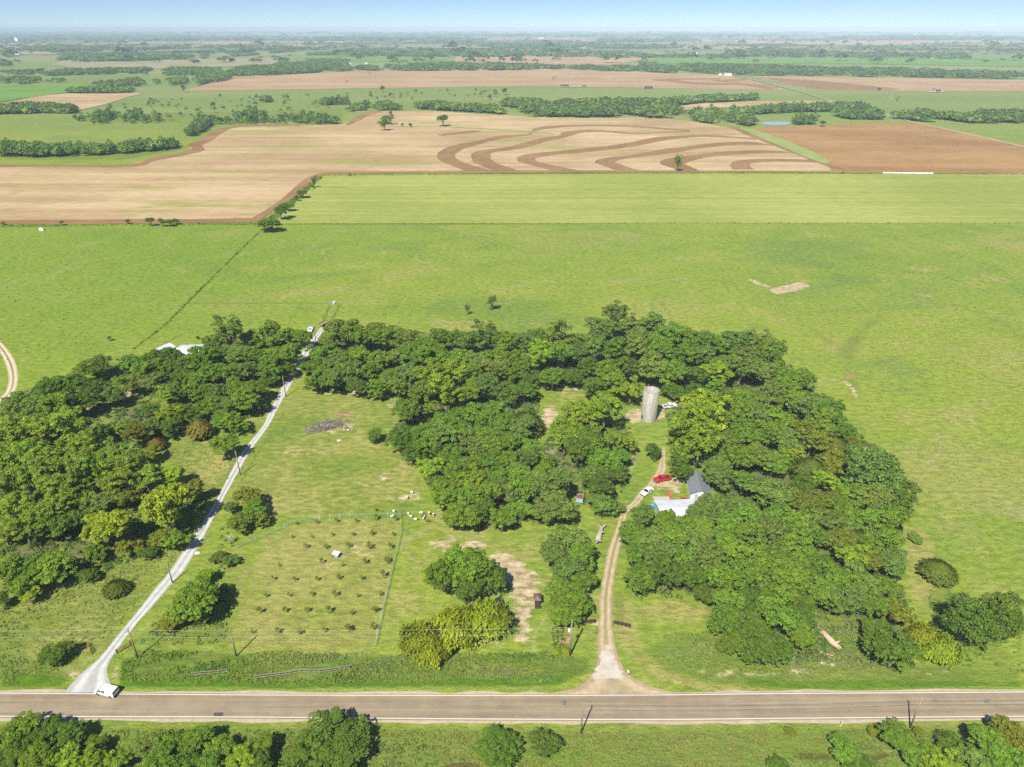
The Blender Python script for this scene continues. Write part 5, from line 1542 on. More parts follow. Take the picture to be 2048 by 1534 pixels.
def vehicle(kind, paint, label, cat, at, front, scale=1.0):
    p = gp(*at)
    a, b = gp(*front[0]), gp(*front[1])
    hd = math.atan2(a.y - b.y, a.x - b.x)
    root = thing({'pickup': 'pickup_truck', 'van': 'delivery_van', 'sedan': 'parked_car'}[kind], label, cat, (p.x, p.y, 0.012), hd)
    root.scale = (scale,) * 3
    if kind == 'sedan':
        prof = [(-2.3, .32), (-2.36, .62), (-2.26, .92), (-1.75, .98), (-1.05, 1.40), (.15, 1.43), (.98, 1.0), (2.1, .84), (2.34, .62), (2.32, .32)]
        W2, belt, tum = 0.90, 0.98, 0.42
        glass = [('windscreen', (.22, 1.41), (.96, 1.01)), ('rear_window', (-1.12, 1.37), (-1.72, 1.0))]
        sides = [[(-1.45, 1.02), (-1.02, 1.33), (-.42, 1.36), (-.42, 1.02)], [(-.34, 1.02), (-.34, 1.36), (.12, 1.37), (.72, 1.02)]]
        wx, wr = (-1.42, 1.42), 0.33
    elif kind == 'van':
        prof = [(-2.5, .35), (-2.56, .75), (-2.48, 1.75), (-2.3, 1.88), (.55, 1.90), (1.0, 1.78), (1.75, 1.18), (2.35, 1.0), (2.52, .65), (2.48, .35)]
        W2, belt, tum = 0.98, 1.15, 0.20
        glass = [('windscreen', (1.05, 1.74), (1.72, 1.21)), ('rear_window', (-2.475, 1.72), (-2.53, 1.2))]
        sides = [[(.62, 1.2), (.62, 1.72), (.98, 1.70), (1.5, 1.22)], [(-.45, 1.22), (-.45, 1.68), (.45, 1.7), (.45, 1.22)]]
        wx, wr = (-1.6, 1.6), 0.35
    else:
        prof = [(-.75, .5), (-.75, 1.12), (-.68, 1.72), (.62, 1.76), (1.12, 1.2), (2.55, 1.08), (2.75, .88), (2.75, .5)]
        W2, belt, tum = 0.98, 1.14, 0.30
        glass = [('windscreen', (.66, 1.73), (1.10, 1.23)), ('rear_window', (-.69, 1.66), (-.745, 1.2))]
        sides = [[(-.62, 1.2), (-.58, 1.64), (-.02, 1.66), (-.02, 1.2)], [(.06, 1.2), (.06, 1.66), (.56, 1.67), (.9, 1.22)]]
        wx, wr = (-1.75, 1.75), 0.42

    def wf(z):
        return W2 - max(0, z - belt) * tum
    mb = MB()
    extrude_profile(mb, prof, wf)
    if kind == 'pickup':
        for s_ in (-1, 1):
            mb.box((-1.78, s_ * (W2 - 0.06), .88), (2.06, 0.12, .6))
        mb.box((-2.76, 0, .86), (0.10, 2 * W2 - 0.003, .56))
    mb.build('body', paint, root)
    if kind == 'pickup':
        mb = MB()
        mb.box((-1.75, 0, .60), (1.9, 2 * W2 - 0.3, .1))
        mb.build('cargo_bed', 'trim', root)
    for nm, (x1, z1), (x2, z2) in glass:
        dx, dz = x2 - x1, z2 - z1
        L = math.hypot(dx, dz)
        nx, nz = (-dz / L, dx / L)
        if nz < 0 or (abs(nz) < 0.15 and nx * x1 < 0):
            nx, nz = -nx, -nz
        o1, o2 = 0.012, -0.03
        vs = []
        for o_ in (o2, o1):
            for (x, z_), s_ in (((x1, z1), -1), ((x1, z1), 1), ((x2, z2), 1), ((x2, z2), -1)):
                vs.append((x + nx * o_, s_ * (wf(z_) - 0.09), z_ + nz * o_))
        mb = MB()
        mb.add(vs, [(0, 1, 2, 3), (7, 6, 5, 4), (0, 4, 5, 1), (1, 5, 6, 2), (2, 6, 7, 3), (3, 7, 4, 0)])
        mb.build(nm, 'glass', root)
    for poly in sides:
        for s_ in (-1, 1):
            mb = MB()
            n = len(poly)
            vs = [(x, s_ * (wf(z_) - 0.03), z_) for x, z_ in poly] + [(x, s_ * (wf(z_) + 0.012), z_) for x, z_ in poly]
            fs = [tuple(range(n)), tuple(range(2 * n - 1, n - 1, -1))] + [(i, i + n, (i + 1) % n + n, (i + 1) % n) for i in range(n)]
            mb.add(vs, fs)
            mb.build('side_window', 'glass', root)
    for x in wx:
        for s_ in (-1, 1):
            mb = MB()
            mb.tube([(x, s_ * (W2 - 0.20), wr), (x, s_ * (W2 + 0.02), wr)], [wr, wr], 18)
            tw = mb.build('wheel', 'tyre', root)
            mb = MB()
            mb.tube([(x, s_ * (W2 - 0.05), wr), (x, s_ * (W2 + 0.03), wr)], [wr * 0.62, wr * 0.58], 14)
            mb.build('rim', 'rim', tw)
    xf = max(q[0] for q in prof)
    xr = -2.82 if kind == 'pickup' else min(q[0] for q in prof)
    for s_ in (-1, 1):
        mb = MB()
        mb.box((xf - 0.03, s_ * (W2 - 0.25), .70), (0.10, 0.34, 0.15))
        mb.build('headlight', 'lamp', root)
        mb = MB()
        mb.box((xr + 0.05, s_ * (W2 - 0.14), .86), (0.12, 0.2, 0.24))
        mb.build('tail_light', 'tail', root)
    for nm, x in (('front_bumper', xf), ('rear_bumper', xr)):
        mb = MB()
        mb.box((x, 0, .45), (0.18, 2 * W2 - 0.06, .17))
        mb.build(nm, 'trim', root)
    for s_ in (-1, 1):
        mb = MB()
        mb.box((glass[0][2][0] - 0.25, s_ * (W2 + 0.10), belt + 0.08), (0.12, 0.2, 0.15))
        mb.build('side_mirror', 'trim', root)
    return root


vehicle('van', 'carwhite', 'white delivery van parked on the road edge at the gravel lane mouth', 'van', (215, 1386), ((198, 1383), (228, 1390)), 0.96)
vehicle('pickup', 'carred', 'bright red pickup truck parked at the drive beside the dark rounded trees', 'pickup', (1324, 961), ((1310, 964), (1338, 958)), 0.98)
vehicle('sedan', 'carwhite', 'white car parked at a slant on the drive near the red pickup', 'car', (1294, 986), ((1283, 993), (1305, 979)), 1.0)
vehicle('pickup', 'carwhite', 'white pickup truck parked right behind the concrete silo', 'pickup', (1339, 815), ((1352, 813), (1326, 817)), 1.0)
vehicle('pickup', 'carsilver', 'silver pickup truck parked at the far end of the gravel lane', 'pickup', (622, 661), ((618, 669), (626, 652)), 1.05)


# ------------------------------------------------------------------ buildings
def house(name, label, cat, c, ang, wx, wy, wall_h, rise, wallm, roofm, over=0.4, ridge='x'):
    t = thing(name, label, cat, (c[0], c[1], 0), ang)
    mb = MB()
    mb.box((0, 0, wall_h / 2), (wx, wy, wall_h))
    if ridge == 'x':
        for s_ in (-1, 1):
            mb.add([(s_ * wx / 2, -wy / 2, wall_h), (s_ * wx / 2, wy / 2, wall_h), (s_ * wx / 2, 0, wall_h + rise)], [(0, 1, 2)])
    else:
        for s_ in (-1, 1):
            mb.add([(-wx / 2, s_ * wy / 2, wall_h), (wx / 2, s_ * wy / 2, wall_h), (0, s_ * wy / 2, wall_h + rise)], [(0, 1, 2)])
    mb.build('wall', wallm, t)
    mb = MB()
    ex, ey = wx / 2 + over, wy / 2 + over
    if ridge == 'x':
        dz = rise * over / (wy / 2)
        a = [(-ex, -ey, wall_h - dz), (ex, -ey, wall_h - dz), (ex, 0, wall_h + rise), (-ex, 0, wall_h + rise), (-ex, ey, wall_h - dz), (ex, ey, wall_h - dz)]
        f = [(0, 1, 2, 3), (3, 2, 5, 4)]
    else:
        dz = rise * over / (wx / 2)
        a = [(-ex, -ey, wall_h - dz), (-ex, ey, wall_h - dz), (0, ey, wall_h + rise), (0, -ey, wall_h + rise), (ex, -ey, wall_h - dz), (ex, ey, wall_h - dz)]
        f = [(0, 3, 2, 1), (3, 4, 5, 2)]
    lo = [(x, y, z_ + 0.03) for x, y, z_ in a]
    hi = [(x, y, z_ + 0.18) for x, y, z_ in a]
    n = len(a)
    edge = [(0, 1), (1, 5), (5, 4), (4, 0)] if ridge == 'x' else [(0, 1), (1, 2), (2, 5), (5, 4), (4, 3), (3, 0)]
    if ridge == 'x':
        edge = [(0, 1), (1, 2), (2, 5), (5, 4), (4, 3), (3, 0)]
    fs = [tuple(i + n for i in q) for q in f] + [tuple(reversed(q)) for q in f] + [(i, j, j + n, i + n) for i, j in edge]
    mb.add(lo + hi, fs)
    mb.build('roof', roofm, t)
    return t


def add_window(t, x, y, z, w, h, rz=0.0):
    mb = MB()
    mb.box((x, y, z), (w + 0.2, 0.08, h + 0.2), rz)
    f = mb.build('window', 'white', t)
    mb = MB()
    mb.box((x, y, z), (w, 0.12, h), rz)
    mb.build('pane', 'glass', f)


c = gp(1358, 1019, 2.9)
t = house('farm_house', 'farm house with a bright white metal roof among the trees by the drive', 'house', (c.x, c.y), 0.06, 11.2, 9.0, 2.6, 0.9, 'wallgrey', 'roofwhite')
for x in (-3.5, 0.2, 3.4):
    add_window(t, x, 4.52, 1.5, 1.0, 1.1)
    add_window(t, x, -4.52, 1.5, 1.0, 1.1)
mb = MB()
mb.box((-2.0, 4.53, 1.05), (0.95, 0.1, 2.05))
mb.build('door', 'redwood', t)
mb = MB()
mb.box((2.6, -1.2, 3.7), (0.6, 0.6, 1.0))
mb.build('chimney', 'concrete', t)
p1, p2 = gp(1380, 999), gp(1371, 957)
dv = (p2 - p1).normalized()
ang = math.atan2(dv.y, dv.x) - math.pi / 2
L = 9.5
cc = p1 + dv * (L / 2) + Vector((dv.y, -dv.x, 0)) * 2.9
t = house('shed', 'long garage with grey shingle roof and white gable beside the farm house', 'shed', (cc.x, cc.y), ang, 5.8, L, 2.3, 1.3, 'white', 'roofgrey', 0.35, 'y')
mb = MB()
mb.box((-1.2, -L / 2 - 0.03, 1.05), (1.0, 0.1, 2.1))
mb.build('door', 'wallgrey', t)
# west farmstead roofs
c = gp(378, 699, 2.8)
t = house('farm_house', 'white-roofed house half hidden behind the west wood, larger of two', 'house', (c.x, c.y), 0.1, 9.5, 10.0, 2.6, 0.9, 'white', 'roofwhite')
add_window(t, 1.5, -5.02, 1.5, 1.2, 1.1)
c = gp(328, 697, 2.4)
t = house('shed', 'small white-roofed shed behind the west wood beside a larger white roof', 'shed', (c.x, c.y), -0.35, 6.0, 6.5, 2.3, 1.2, 'wallgrey', 'roofwhite', 0.3, 'y')
mb = MB()
mb.box((0, -3.28, 1.0), (1.6, 0.1, 1.9))
mb.build('door', 'trim', t)
# small shed with brown roof and deck by the pond
c = gp(1075, 1209)
t = thing('garden_shed', 'little open shed with brown metal roof and dark porch by the small pond', 'shed', (c.x, c.y, 0), 0.0)
mb = MB()
mb.box((0, 0.6, 1.0), (1.3, 1.9, 2.0))
mb.build('wall', 'darkwood', t)
mb = MB()
mb.box((0, -0.9, 0.15), (1.3, 1.0, 0.3))
for s_ in (-1, 1):
    mb.box((s_ * 0.6, -1.36, 0.75), (0.1, 0.1, 1.1))
mb.box((0, -1.36, 1.0), (1.3, 0.07, 0.09))
mb.build('porch', 'darkwood', t)
mb = MB()
zr, ze = 2.75, 2.0
mb.add([(-0.95, -0.75, ze), (0.95, -0.75, ze), (0.95, 1.75, ze), (-0.95, 1.75, ze), (0, 0.4, zr), (-0.95, -0.75, ze - .1), (0.95, -0.75, ze - .1), (0.95, 1.75, ze - .1), (-0.95, 1.75, ze - .1)],
       [(0, 1, 4), (1, 2, 4), (2, 3, 4), (3, 0, 4), (5, 6, 1, 0), (6, 7, 2, 1), (7, 8, 3, 2), (8, 5, 0, 3), (8, 7, 6, 5)])
mb.build('roof', 'brownroof', t)

# yard of the house
p = gp(1323, 1000)
sheet('patio', wpoly([(1306, 993), (1340, 993), (1342, 1001), (1322, 1004), (1312, 1016)]), 0.02, 'concrete')
for (a, b, w_, lab) in (((1336, 983), (1344, 999), 1.2, 'red-brown wooden ramp between the lawn and the white-roofed house'), ((1316, 1004), (1320, 1011), 1.0, 'short red-brown wooden step at the corner of the patio')):
    A, B = gp(*a), gp(*b)
    t = thing('wooden_ramp', lab, 'ramp', (A + B) / 2, math.atan2(B.y - A.y, B.x - A.x))
    Lr = (B - A).length
    mb = MB()
    nbd = max(3, int(Lr / 0.22))
    for i in range(nbd):
        mb.box((-Lr / 2 + (i + 0.5) * Lr / nbd, 0, 0.20), (Lr / nbd - 0.02, w_, 0.06))
    mb.build('deck', 'redwood', t)
    mb = MB()
    for s_ in (-1, 1):
        mb.box((0, s_ * (w_ / 2 - 0.1), 0.085), (Lr, 0.08, 0.165))
    mb.build('frame', 'darkwood', t)


def picnic_table(label, at, rz, mat):
    t = thing('picnic_table', label, 'table', gp(*at), rz)
    mb = MB()
    for k in range(5):
        mb.box((0, -0.32 + k * 0.16, 0.74), (1.9, 0.14, 0.05))
    mb.build('table_top', mat, t)
    for s_ in (-1, 1):
        mb = MB()
        mb.box((0, s_ * 0.72, 0.44), (1.9, 0.28, 0.05))
        mb.build('bench', mat, t)
        mb = MB()
        mb.bar((s_ * 0.65, -0.7, 0), (s_ * 0.65, -0.2, 0.71), 0.09)
        mb.bar((s_ * 0.65, 0.7, 0), (s_ * 0.65, 0.2, 0.71), 0.09)
        mb.bar((s_ * 0.65, -0.8, 0.38), (s_ * 0.65, 0.8, 0.38), 0.07)
        mb.build('leg', mat, t)


picnic_table('weathered picnic table on the lawn under the trees by the drive', (1265, 919), 0.5, 'wood')
picnic_table('red wooden table set on the patio against the white-roofed house', (1367, 998), 0.1, 'redwood')
c = gp(1304, 1013)
t = thing('paddling_pool', 'round bright blue plastic pool on the grass beside the patio', 'pool', c)
mb = MB()
mb.lathe([(0, 0.04), (0.72, 0.04), (0.75, 0.3), (0.85, 0.32), (0.88, 0.26), (0.85, 0.0)], 24)
mb.build('basin', 'blue', t, True)
c = gp(1353, 984)
mb = MB()
for i in range(34):
    a, r = rng.uniform(0, 6.28), rng.uniform(0, 1.0)
    mb.box((c.x + math.cos(a) * r, c.y + math.sin(a) * r, 0.18 + 0.45 * (1 - r) * rng.random()), (rng.uniform(.3, .6), rng.uniform(.3, .5), rng.uniform(.25, .4)), rng.uniform(0, 3), 0, 0.7)
tag(mb.build('rock_pile', 'stone'), 'pile of grey garden rocks in front of the dark rounded tree', 'rock pile')

# pale blue trailer with rusty ribbed top
c = gp(1160, 1003)
t = thing('old_trailer', 'old pale blue box trailer with a rusty slatted top in tree shade', 'trailer', c, -0.25)
mb = MB()
mb.box((0, 0, 1.25), (2.0, 2.6, 1.4))
mb.build('body', 'paleblue', t)
mb = MB()
for k in range(5):
    mb.box((0, -0.95 + k * 0.5, 1.99), (1.95, 0.22, 0.08))
mb.build('rack', 'rust', t)
mb = MB()
mb.box((0, -0.2, 1.96), (1.8, 2.0, 0.02))
mb.build('top_panel', 'trim', t)
for s_ in (-1, 1):
    mb = MB()
    mb.tube([(s_ * 0.85, 0, 0.36), (s_ * 1.04, 0, 0.36)], [0.36, 0.36], 16)
    mb.build('wheel', 'tyre', t)
mb = MB()
mb.bar((0, -1.3, 0.6), (0, -2.3, 0.5), 0.1)
mb.build('tow_bar', 'steel', t)
# rusty orange machine by the silo
c = gp(1352, 803)
t = thing('old_tractor', 'rusty orange farm machine at the tree line behind the white pickup', 'tractor', c, 2.4)
mb = MB()
mb.box((0.6, 0, 1.15), (1.7, 0.7, 0.75))
mb.box((-0.7, 0, 1.0), (1.1, 1.0, 0.5))
mb.build('body', 'orange', t)
for x, r in ((-0.8, 0.75), (1.2, 0.42)):
    for s_ in (-1, 1):
        mb = MB()
        mb.tube([(x, s_ * 0.62, r), (x, s_ * 0.95, r)], [r, r], 16)
        wv = mb.build('wheel', 'tyre', t)
        mb = MB()
        mb.tube([(x, s_ * 0.80, r), (x, s_ * 0.97, r)], [r * 0.5, r * 0.5], 12)
        mb.build('rim', 'orange', wv)
mb = MB()
mb.box((-0.9, 0, 1.5), (0.5, 0.5, 0.12))
mb.box((-1.12, 0, 1.75), (0.1, 0.5, 0.5))
mb.build('seat', 'trim', t)
mb = MB()
mb.tube([(1.0, 0.2, 1.5), (1.0, 0.2, 2.3)], 0.05, 8)
mb.build('exhaust_pipe', 'rust', t)
# brown flatbed trailer at the lane end
c = gp(648, 650)
t = thing('flat_trailer', 'brown flat farm trailer standing at the far end of the gravel lane', 'trailer', c, 1.15)
mb = MB()
mb.box((0, 0, 0.85), (5.0, 2.3, 0.14))
mb.build('deck', 'wood', t)
mb = MB()
for s_ in (-1, 1):
    mb.box((0, s_ * 1.12, 1.15), (5.0, 0.06, 0.42))
mb.box((2.48, 0, 1.15), (0.06, 2.18, 0.42))
mb.build('side_board', 'rust', t)
for x in (-1.2, 1.2):
    for s_ in (-1, 1):
        mb = MB()
        mb.tube([(x, s_ * 0.9, 0.4), (x, s_ * 1.14, 0.4)], [0.4, 0.4], 14)
        mb.build('wheel', 'tyre', t)
mb = MB()
mb.bar((-2.5, 0, 0.75), (-4.0, 0, 0.5), 0.12)
mb.build('tow_bar', 'steel', t)
# pale stock gate with white trough
c = gp(666, 609)
t = thing('field_gate', 'grey metal gate with a white drum at the top of the lane', 'gate', c, 0.0)
mb = MB()
for k in range(5):
    mb.bar((-2.6, 0, 0.25 + k * 0.26), (2.6, 0, 0.25 + k * 0.26), 0.06)
for x in (-2.6, -0.9, 0.9, 2.6):
    mb.bar((x, 0, 0.0), (x, 0, 1.4), 0.07)
mb.build('bars', 'steel', t)
mb = MB()
mb.tube([(0.4, 0.9, 0.0), (0.4, 0.9, 1.1)], 0.7, 16)
mb.build('drum', 'white', t)
# white box on the meadow
c = gp(84, 461)
t = thing('stock_tank', 'small white box tank alone on the far left meadow', 'tank', c, 0.2)
mb = MB()
mb.box((0, 0, 0.9), (2.6, 1.8, 1.8))
mb.build('body', 'white', t)
mb = MB()
mb.box((0.9, 0, 1.86), (0.6, 0.6, 0.12))
mb.build('lid', 'trim', t)
# orchard bee shelter
c = gp(673, 1113)
t = thing('animal_shelter', 'small tilted white-roofed shelter standing in the orchard rows', 'shelter', c, -0.35)
mb = MB()
for x in (-0.75, 0.75):
    for y in (-0.45, 0.45):
        mb.bar((x, y, 0), (x, y, 1.0 + (0.25 if y > 0 else 0)), 0.07)
mb.build('frame', 'darkwood', t)
mb = MB()
mb.add([(-0.95, -0.65, 0.97), (0.95, -0.65, 0.97), (0.95, 0.65, 1.34), (-0.95, 0.65, 1.34), (-0.95, -0.65, 1.03), (0.95, -0.65, 1.03), (0.95, 0.65, 1.40), (-0.95, 0.65, 1.40)],
       [(3, 2, 1, 0), (4, 5, 6, 7), (0, 1, 5, 4), (1, 2, 6, 5), (2, 3, 7, 6), (3, 0, 4, 7)])
mb.build('roof', 'roofwhite', t)
mb = MB()
mb.box((0.1, 0, 0.35), (1.0, 0.7, 0.7))
mb.build('box', 'paleblue', t)


# ------------------------------------------------------------------ poles and wires
def pole(label, base, topy, arm=True, lean=0.0, lamp=False, r=0.15):
    h = top_h(base, topy)
    g = gp(*base)
    t = thing('utility_pole', label, 'pole', g)
    mb = MB()
    mb.tube([(0, 0, -0.02), (0, 0, h * 0.5), (0, 0, h)], [r * 1.15, r, r * 0.75], 10)
    mb.build('post', 'pole', t, True)
    if arm:
        mb = MB()
        mb.bar((-0.0, -0.6, h - 0.35), (0.0, 0.6, h - 0.35), 0.09, 0.11)
        mb.build('crossarm', 'pole', t)
    mb = MB()
    mb.tube([(0, 0, h), (0, 0, h + 0.22)], [0.06, 0.04], 8)
    mb.build('insulator', 'ceramic', t)
    if lamp:
        mb = MB()
        mb.tube([(-0.45, 0, h * 0.68), (-0.45, 0, h * 0.68 + 0.75)], 0.24, 14)
        mb.build('transformer', 'white', t)
        mb = MB()
        mb.bar((0, 0, h * 0.68 + 0.4), (-0.3, 0, h * 0.68 + 0.4), 0.07)
        mb.build('bracket', 'steel', t)
    return g, h


gA, hA = pole('bare grey pole at the gravel lane mouth', (276, 1316), 1258)
gB, hB = pole('wooden pole with a long shadow beside the front orchard corner', (473, 1312), 1260)
gC, hC = pole('thick grey pole with a white transformer near the farm drive', (1140, 1311), 1240, lamp=True, r=0.2)
pole('wooden pole at the lane beside the broad bright tree', (345, 1165), 1128, False)
pole('tall wooden pole at the lane across from the meadow clearing', (481, 950), 902, False)
pole('wooden pole at the lane in front of the north grove corner', (572, 793), 752, False)
pole('slim pale pole by the silver pickup at the lane end', (632, 684), 648, False)
gD, hD = pole('wooden pole on the near verge opposite the farm drive', (1162, 1467), 1408)
gE, hE = pole('leaning wooden pole on the near verge by the creekside trees', (1820, 1455), 1398)


def wire(label, pts, sag):
    out = []
    for (a, ha), (b, hb) in zip(pts[:-1], pts[1:]):
        for i in range(13):
            u = i / 12
            p = a.lerp(b, u)
            out.append((p.x, p.y, ha + (hb - ha) * u - sag * 4 * u * (1 - u)))
    mb = MB()
    mb.tube(out, 0.022, 5)
    tag(mb.build('power_line', 'wire'), label, 'power line')


gZ = gp(-120, 1318)
wire('upper power line along the field side of the road', [(gZ, hA), (gA, hA + .1), (gB, hB + .1), (gC, hC * 0.80)], 0.5)
wire('lower power line along the field side of the road', [(gZ, hA - 1.9), (gA, hA - 1.9), (gB, hB - 1.9), (gC, hC * 0.80 - 1.9)], 0.5)
gY = gp(2400, 1440)
wire('upper power line over the road from the near verge poles', [(gD, hD + .1), (gE, hE + .1), (gY, hE)], 0.7)
wire('lower power line over the road from the near verge poles', [(gD, hD - 1.3), (gE, hE - 1.3), (gY, hE - 1.3)], 0.7)


# ------------------------------------------------------------------ fences
def rail_fence(label, line, hgt, mat, spacing, rails, postw=0.16):
    P = [gp(*q) for q in line]
    t = thing('rail_fence', label, 'fence', P[0])
    pts = []
    for a, b in zip(P[:-1], P[1:]):
        k = max(1, round((b - a).length / spacing))
        pts += [a.lerp(b, i / k) for i in range(k)]
    pts.append(P[-1])
    o = P[0]
    for p in pts:
        mb = MB()
        mb.box((p.x - o.x, p.y - o.y, hgt / 2 + 0.05), (postw, postw, hgt + 0.1), rng.uniform(0, 1))
        mb.build('post', mat, t)
    for k in range(rails):
        z_ = hgt * (0.35 + 0.6 * k / max(1, rails - 1))
        mb = MB()
        for a, b in zip(pts[:-1], pts[1:]):
            mb.bar((a.x - o.x, a.y - o.y, z_ + rng.uniform(-.05, .05)), (b.x - o.x, b.y - o.y, z_ + rng.uniform(-.05, .05)), 0.07, 0.15)
        mb.build('rail', mat, t)


rail_fence('weathered two-rail fence in the weeds, shorter one near the van', [(385, 1351), (420, 1349), (455, 1345)], 1.0, 'wood', 2.0, 2)
rail_fence('weathered two-rail fence in the roadside weeds before the orchard', [(510, 1357), (560, 1352), (600, 1346), (640, 1346), (700, 1337)], 1.0, 'wood', 2.3, 2)
rail_fence('dark board fence wing on the pole side of the farm drive', [(1162, 1248), (1190, 1246)], 1.25, 'darkwood', 1.1, 4, 0.2)
rail_fence('dark board fence wing on the clearing side of the farm drive', [(1228, 1249), (1244, 1252), (1259, 1256)], 1.25, 'darkwood', 1.0, 4, 0.2)


def metal_gate(label, a, b, mat):
    A, B = gp(*a), gp(*b)
    t = thing('metal_gate', label, 'gate', A, math.atan2(B.y - A.y, B.x - A.x))
    L = (B - A).length
    mb = MB()
    for k in range(5):
        mb.bar((0, 0, 0.3 + 0.24 * k), (L, 0, 0.3 + 0.24 * k), 0.06)
    for x in (0, L / 2, L):
        mb.bar((x, 0, 0.25), (x, 0, 1.32), 0.07)
    mb.build('bars', mat, t)
    for x in (0, L):
        mb = MB()
        mb.bar((x + (0.12 if x else -0.12), 0, 0), (x + (0.12 if x else -0.12), 0, 1.5), 0.14)
        mb.build('post', 'darkwood', t)


metal_gate('rusty red open gate on the wood side of the gravel lane', (176, 1293), (184, 1308), 'rust')
metal_gate('rusty red gate on the orchard side of the gravel lane', (236, 1307), (262, 1291), 'rust')

# green net fence round the orchard
NF = [(470, 1099), (510, 1082), (555, 1063), (585, 1049), (640, 1040), (700, 1036), (795, 1034), (801, 1036), (803, 1062), (797, 1092), (787, 1130), (776, 1180), (768, 1215), (758, 1262), (751, 1294)]
P = [gp(*q) for q in NF]
t = thing('net_fence', 'pale green net fence running round two sides of the orchard', 'fence', P[0])
o = P[0]
pts = []
for a, b in zip(P[:-1], P[1:]):
    k = max(1, round((b - a).length / 3.0))
    pts += [a.lerp(b, i / k) for i in range(k)]
pts.append(P[-1])
mb = MB()
for a, b in zip(pts[:-1], pts[1:]):
    A, B = a - o, b - o
    for k in range(7):
        z_ = 0.08 + 0.26 * k
        mb.bar((A.x, A.y, z_), (B.x, B.y, z_), 0.016)
    for j in range(6):
        p = A.lerp(B, (j + 0.5) / 6)
        mb.bar((p.x, p.y, 0.02), (p.x, p.y, 1.66), 0.014)
mb.build('net', 'net', t)
for p in pts[:100]:
    mb = MB()
    mb.tube([(p.x - o.x, p.y - o.y, 0), (p.x - o.x, p.y - o.y, 1.95)], 0.04, 6)
    mb.build('post', 'white' if rng.random() < 0.5 else 'wood', t)

# roadside bits
c = gp(1256, 1351)
t = thing('mailbox', 'pale mailbox on a post at the farm drive entrance', 'mailbox', c, 0.5)
mb = MB()
mb.bar((0, 0, 0), (0, 0, 1.05), 0.11)
mb.build('post', 'wood', t)
mb = MB()
mb.box((0, 0, 1.2), (0.32, 0.75, 0.28))
mb.tube([(0, -0.375, 1.34), (0, 0.375, 1.34)], 0.158, 14)
mb.build('box', 'cream', t)
c = gp(1681, 1453)
t = thing('marker_post', 'thin white marker post in the grass on the near verge', 'post', c, 0.3)
mb = MB()
mb.tube([(0, 0, 0), (0.15, 0.1, 1.5)], 0.06, 8)
mb.build('post', 'white', t)
mb = MB()
mb.box((0.14, 0.03, 1.25), (0.22, 0.04, 0.3))
mb.build('plate', 'white', t)
c = gp(394, 1107)
mb = MB()
mb.box((c.x, c.y, 0.2), (1.0, 0.6, 0.4), 0.4, 0, 0.8)
mb.box((c.x + 0.5, c.y + 0.1, 0.16), (0.5, 0.5, 0.3), 0.9, 0, 0.7)
tag(mb.build('stone_block', 'white'), 'white stone block on the grass edge of the gravel lane', 'stone')

# ------------------------------------------------------------------ logs, dead wood, brush
def dead_log(label, pts_px, r, branches, mat, z=0.5):
    P = [gp(*q) for q in pts_px]
    t = thing('fallen_log', label, 'log', P[0])
    o = P[0]
    n = len(P)
    mb = MB()
    mb.tube([(p.x - o.x, p.y - o.y, r[i] * 0.85) for i, p in enumerate(P)], r, 12)
    mb.build('trunk', mat, t, True)
    for (i, dx, dy, dz, rr) in branches:
        p = P[i]
        mb = MB()
        mb.tube([(p.x - o.x, p.y - o.y, r[i]), (p.x - o.x + dx * .5, p.y - o.y + dy * .5, r[i] + dz * .6), (p.x - o.x + dx, p.y - o.y + dy, r[i] + dz)], [rr, rr * .8, rr * .35], 8)
        mb.build('branch', mat, t, True)


dead_log('big grey fallen tree trunk lying on grass beside the farm drive', [(1195, 1085), (1199, 1072), (1203, 1060), (1201, 1049)], [0.75, 0.7, 0.55, 0.2],
         [(0, -0.5, -1.6, 0.5, .3), (0, 1.0, -1.0, 0.6, .25), (2, 1.4, 0.8, 0.9, .25), (1, 0.9, -0.3, 1.2, .3), (2, -0.7, 1.2, 0.6, .2)], 'dead')
dead_log('tan split fallen trunk lying in the weeds before the east wood', [(1632, 1251), (1645, 1268), (1660, 1284), (1667, 1291), (1681, 1299)], [0.2, 0.6, 0.75, 0.65, 0.4],
         [(3, 1.0, -1.6, 0.2, .35), (3, 1.6, 0.4, 0.4, .35), (2, -0.6, -0.8, 0.0, .3)], 'log')
c = gp(1664, 1312)
mb = MB()
for i in range(16):
    mb.box((c.x + rng.uniform(-1.0, 1.0), c.y + rng.uniform(-.5, .5), .15), (rng.uniform(.3, .8), rng.uniform(.2, .5), rng.uniform(.2, .4)), rng.uniform(0, 3), 0, .7)
tag(mb.build('rubble_heap', 'log'), 'small heap of pale broken wood below the split trunk', 'heap')

c = gp(652, 853)
mb = MB()
for i in range(420):
    u = max(-1.9, min(1.9, 0.9 * rng.gauss(0, 1)))
    x = c.x + u * 3.6
    y = c.y + u * 1.5 + max(-3.2, min(3.2, rng.gauss(0, 1.7)))
    k = max(0.05, 1 - abs(u) / 2.4)
    a = rng.gauss(0.35, 1.1)
    L = rng.uniform(0.9, 3.0)
    z0 = rng.uniform(0.05, 1.25) * k
    dx, dy, dz = math.cos(a) * L / 2, math.sin(a) * L / 2, rng.uniform(-.3, .45) * k
    mid = (x + rng.uniform(-.2, .2), y + rng.uniform(-.2, .2), z0 + rng.uniform(0, .25))
    mb.tube([(x - dx, y - dy, max(0.05, z0 - dz)), mid, (x + dx, y + dy, max(0.05, z0 + dz))], [rng.uniform(.04, .11), .06, .025], 5, mi=0 if rng.random() < 0.75 else 1)
tag(mb.build('brush_pile', ['greybrush', 'dead']), 'long grey pile of cut branches on the goat pasture', 'brush pile')
c = gp(697, 855)
mb = MB()
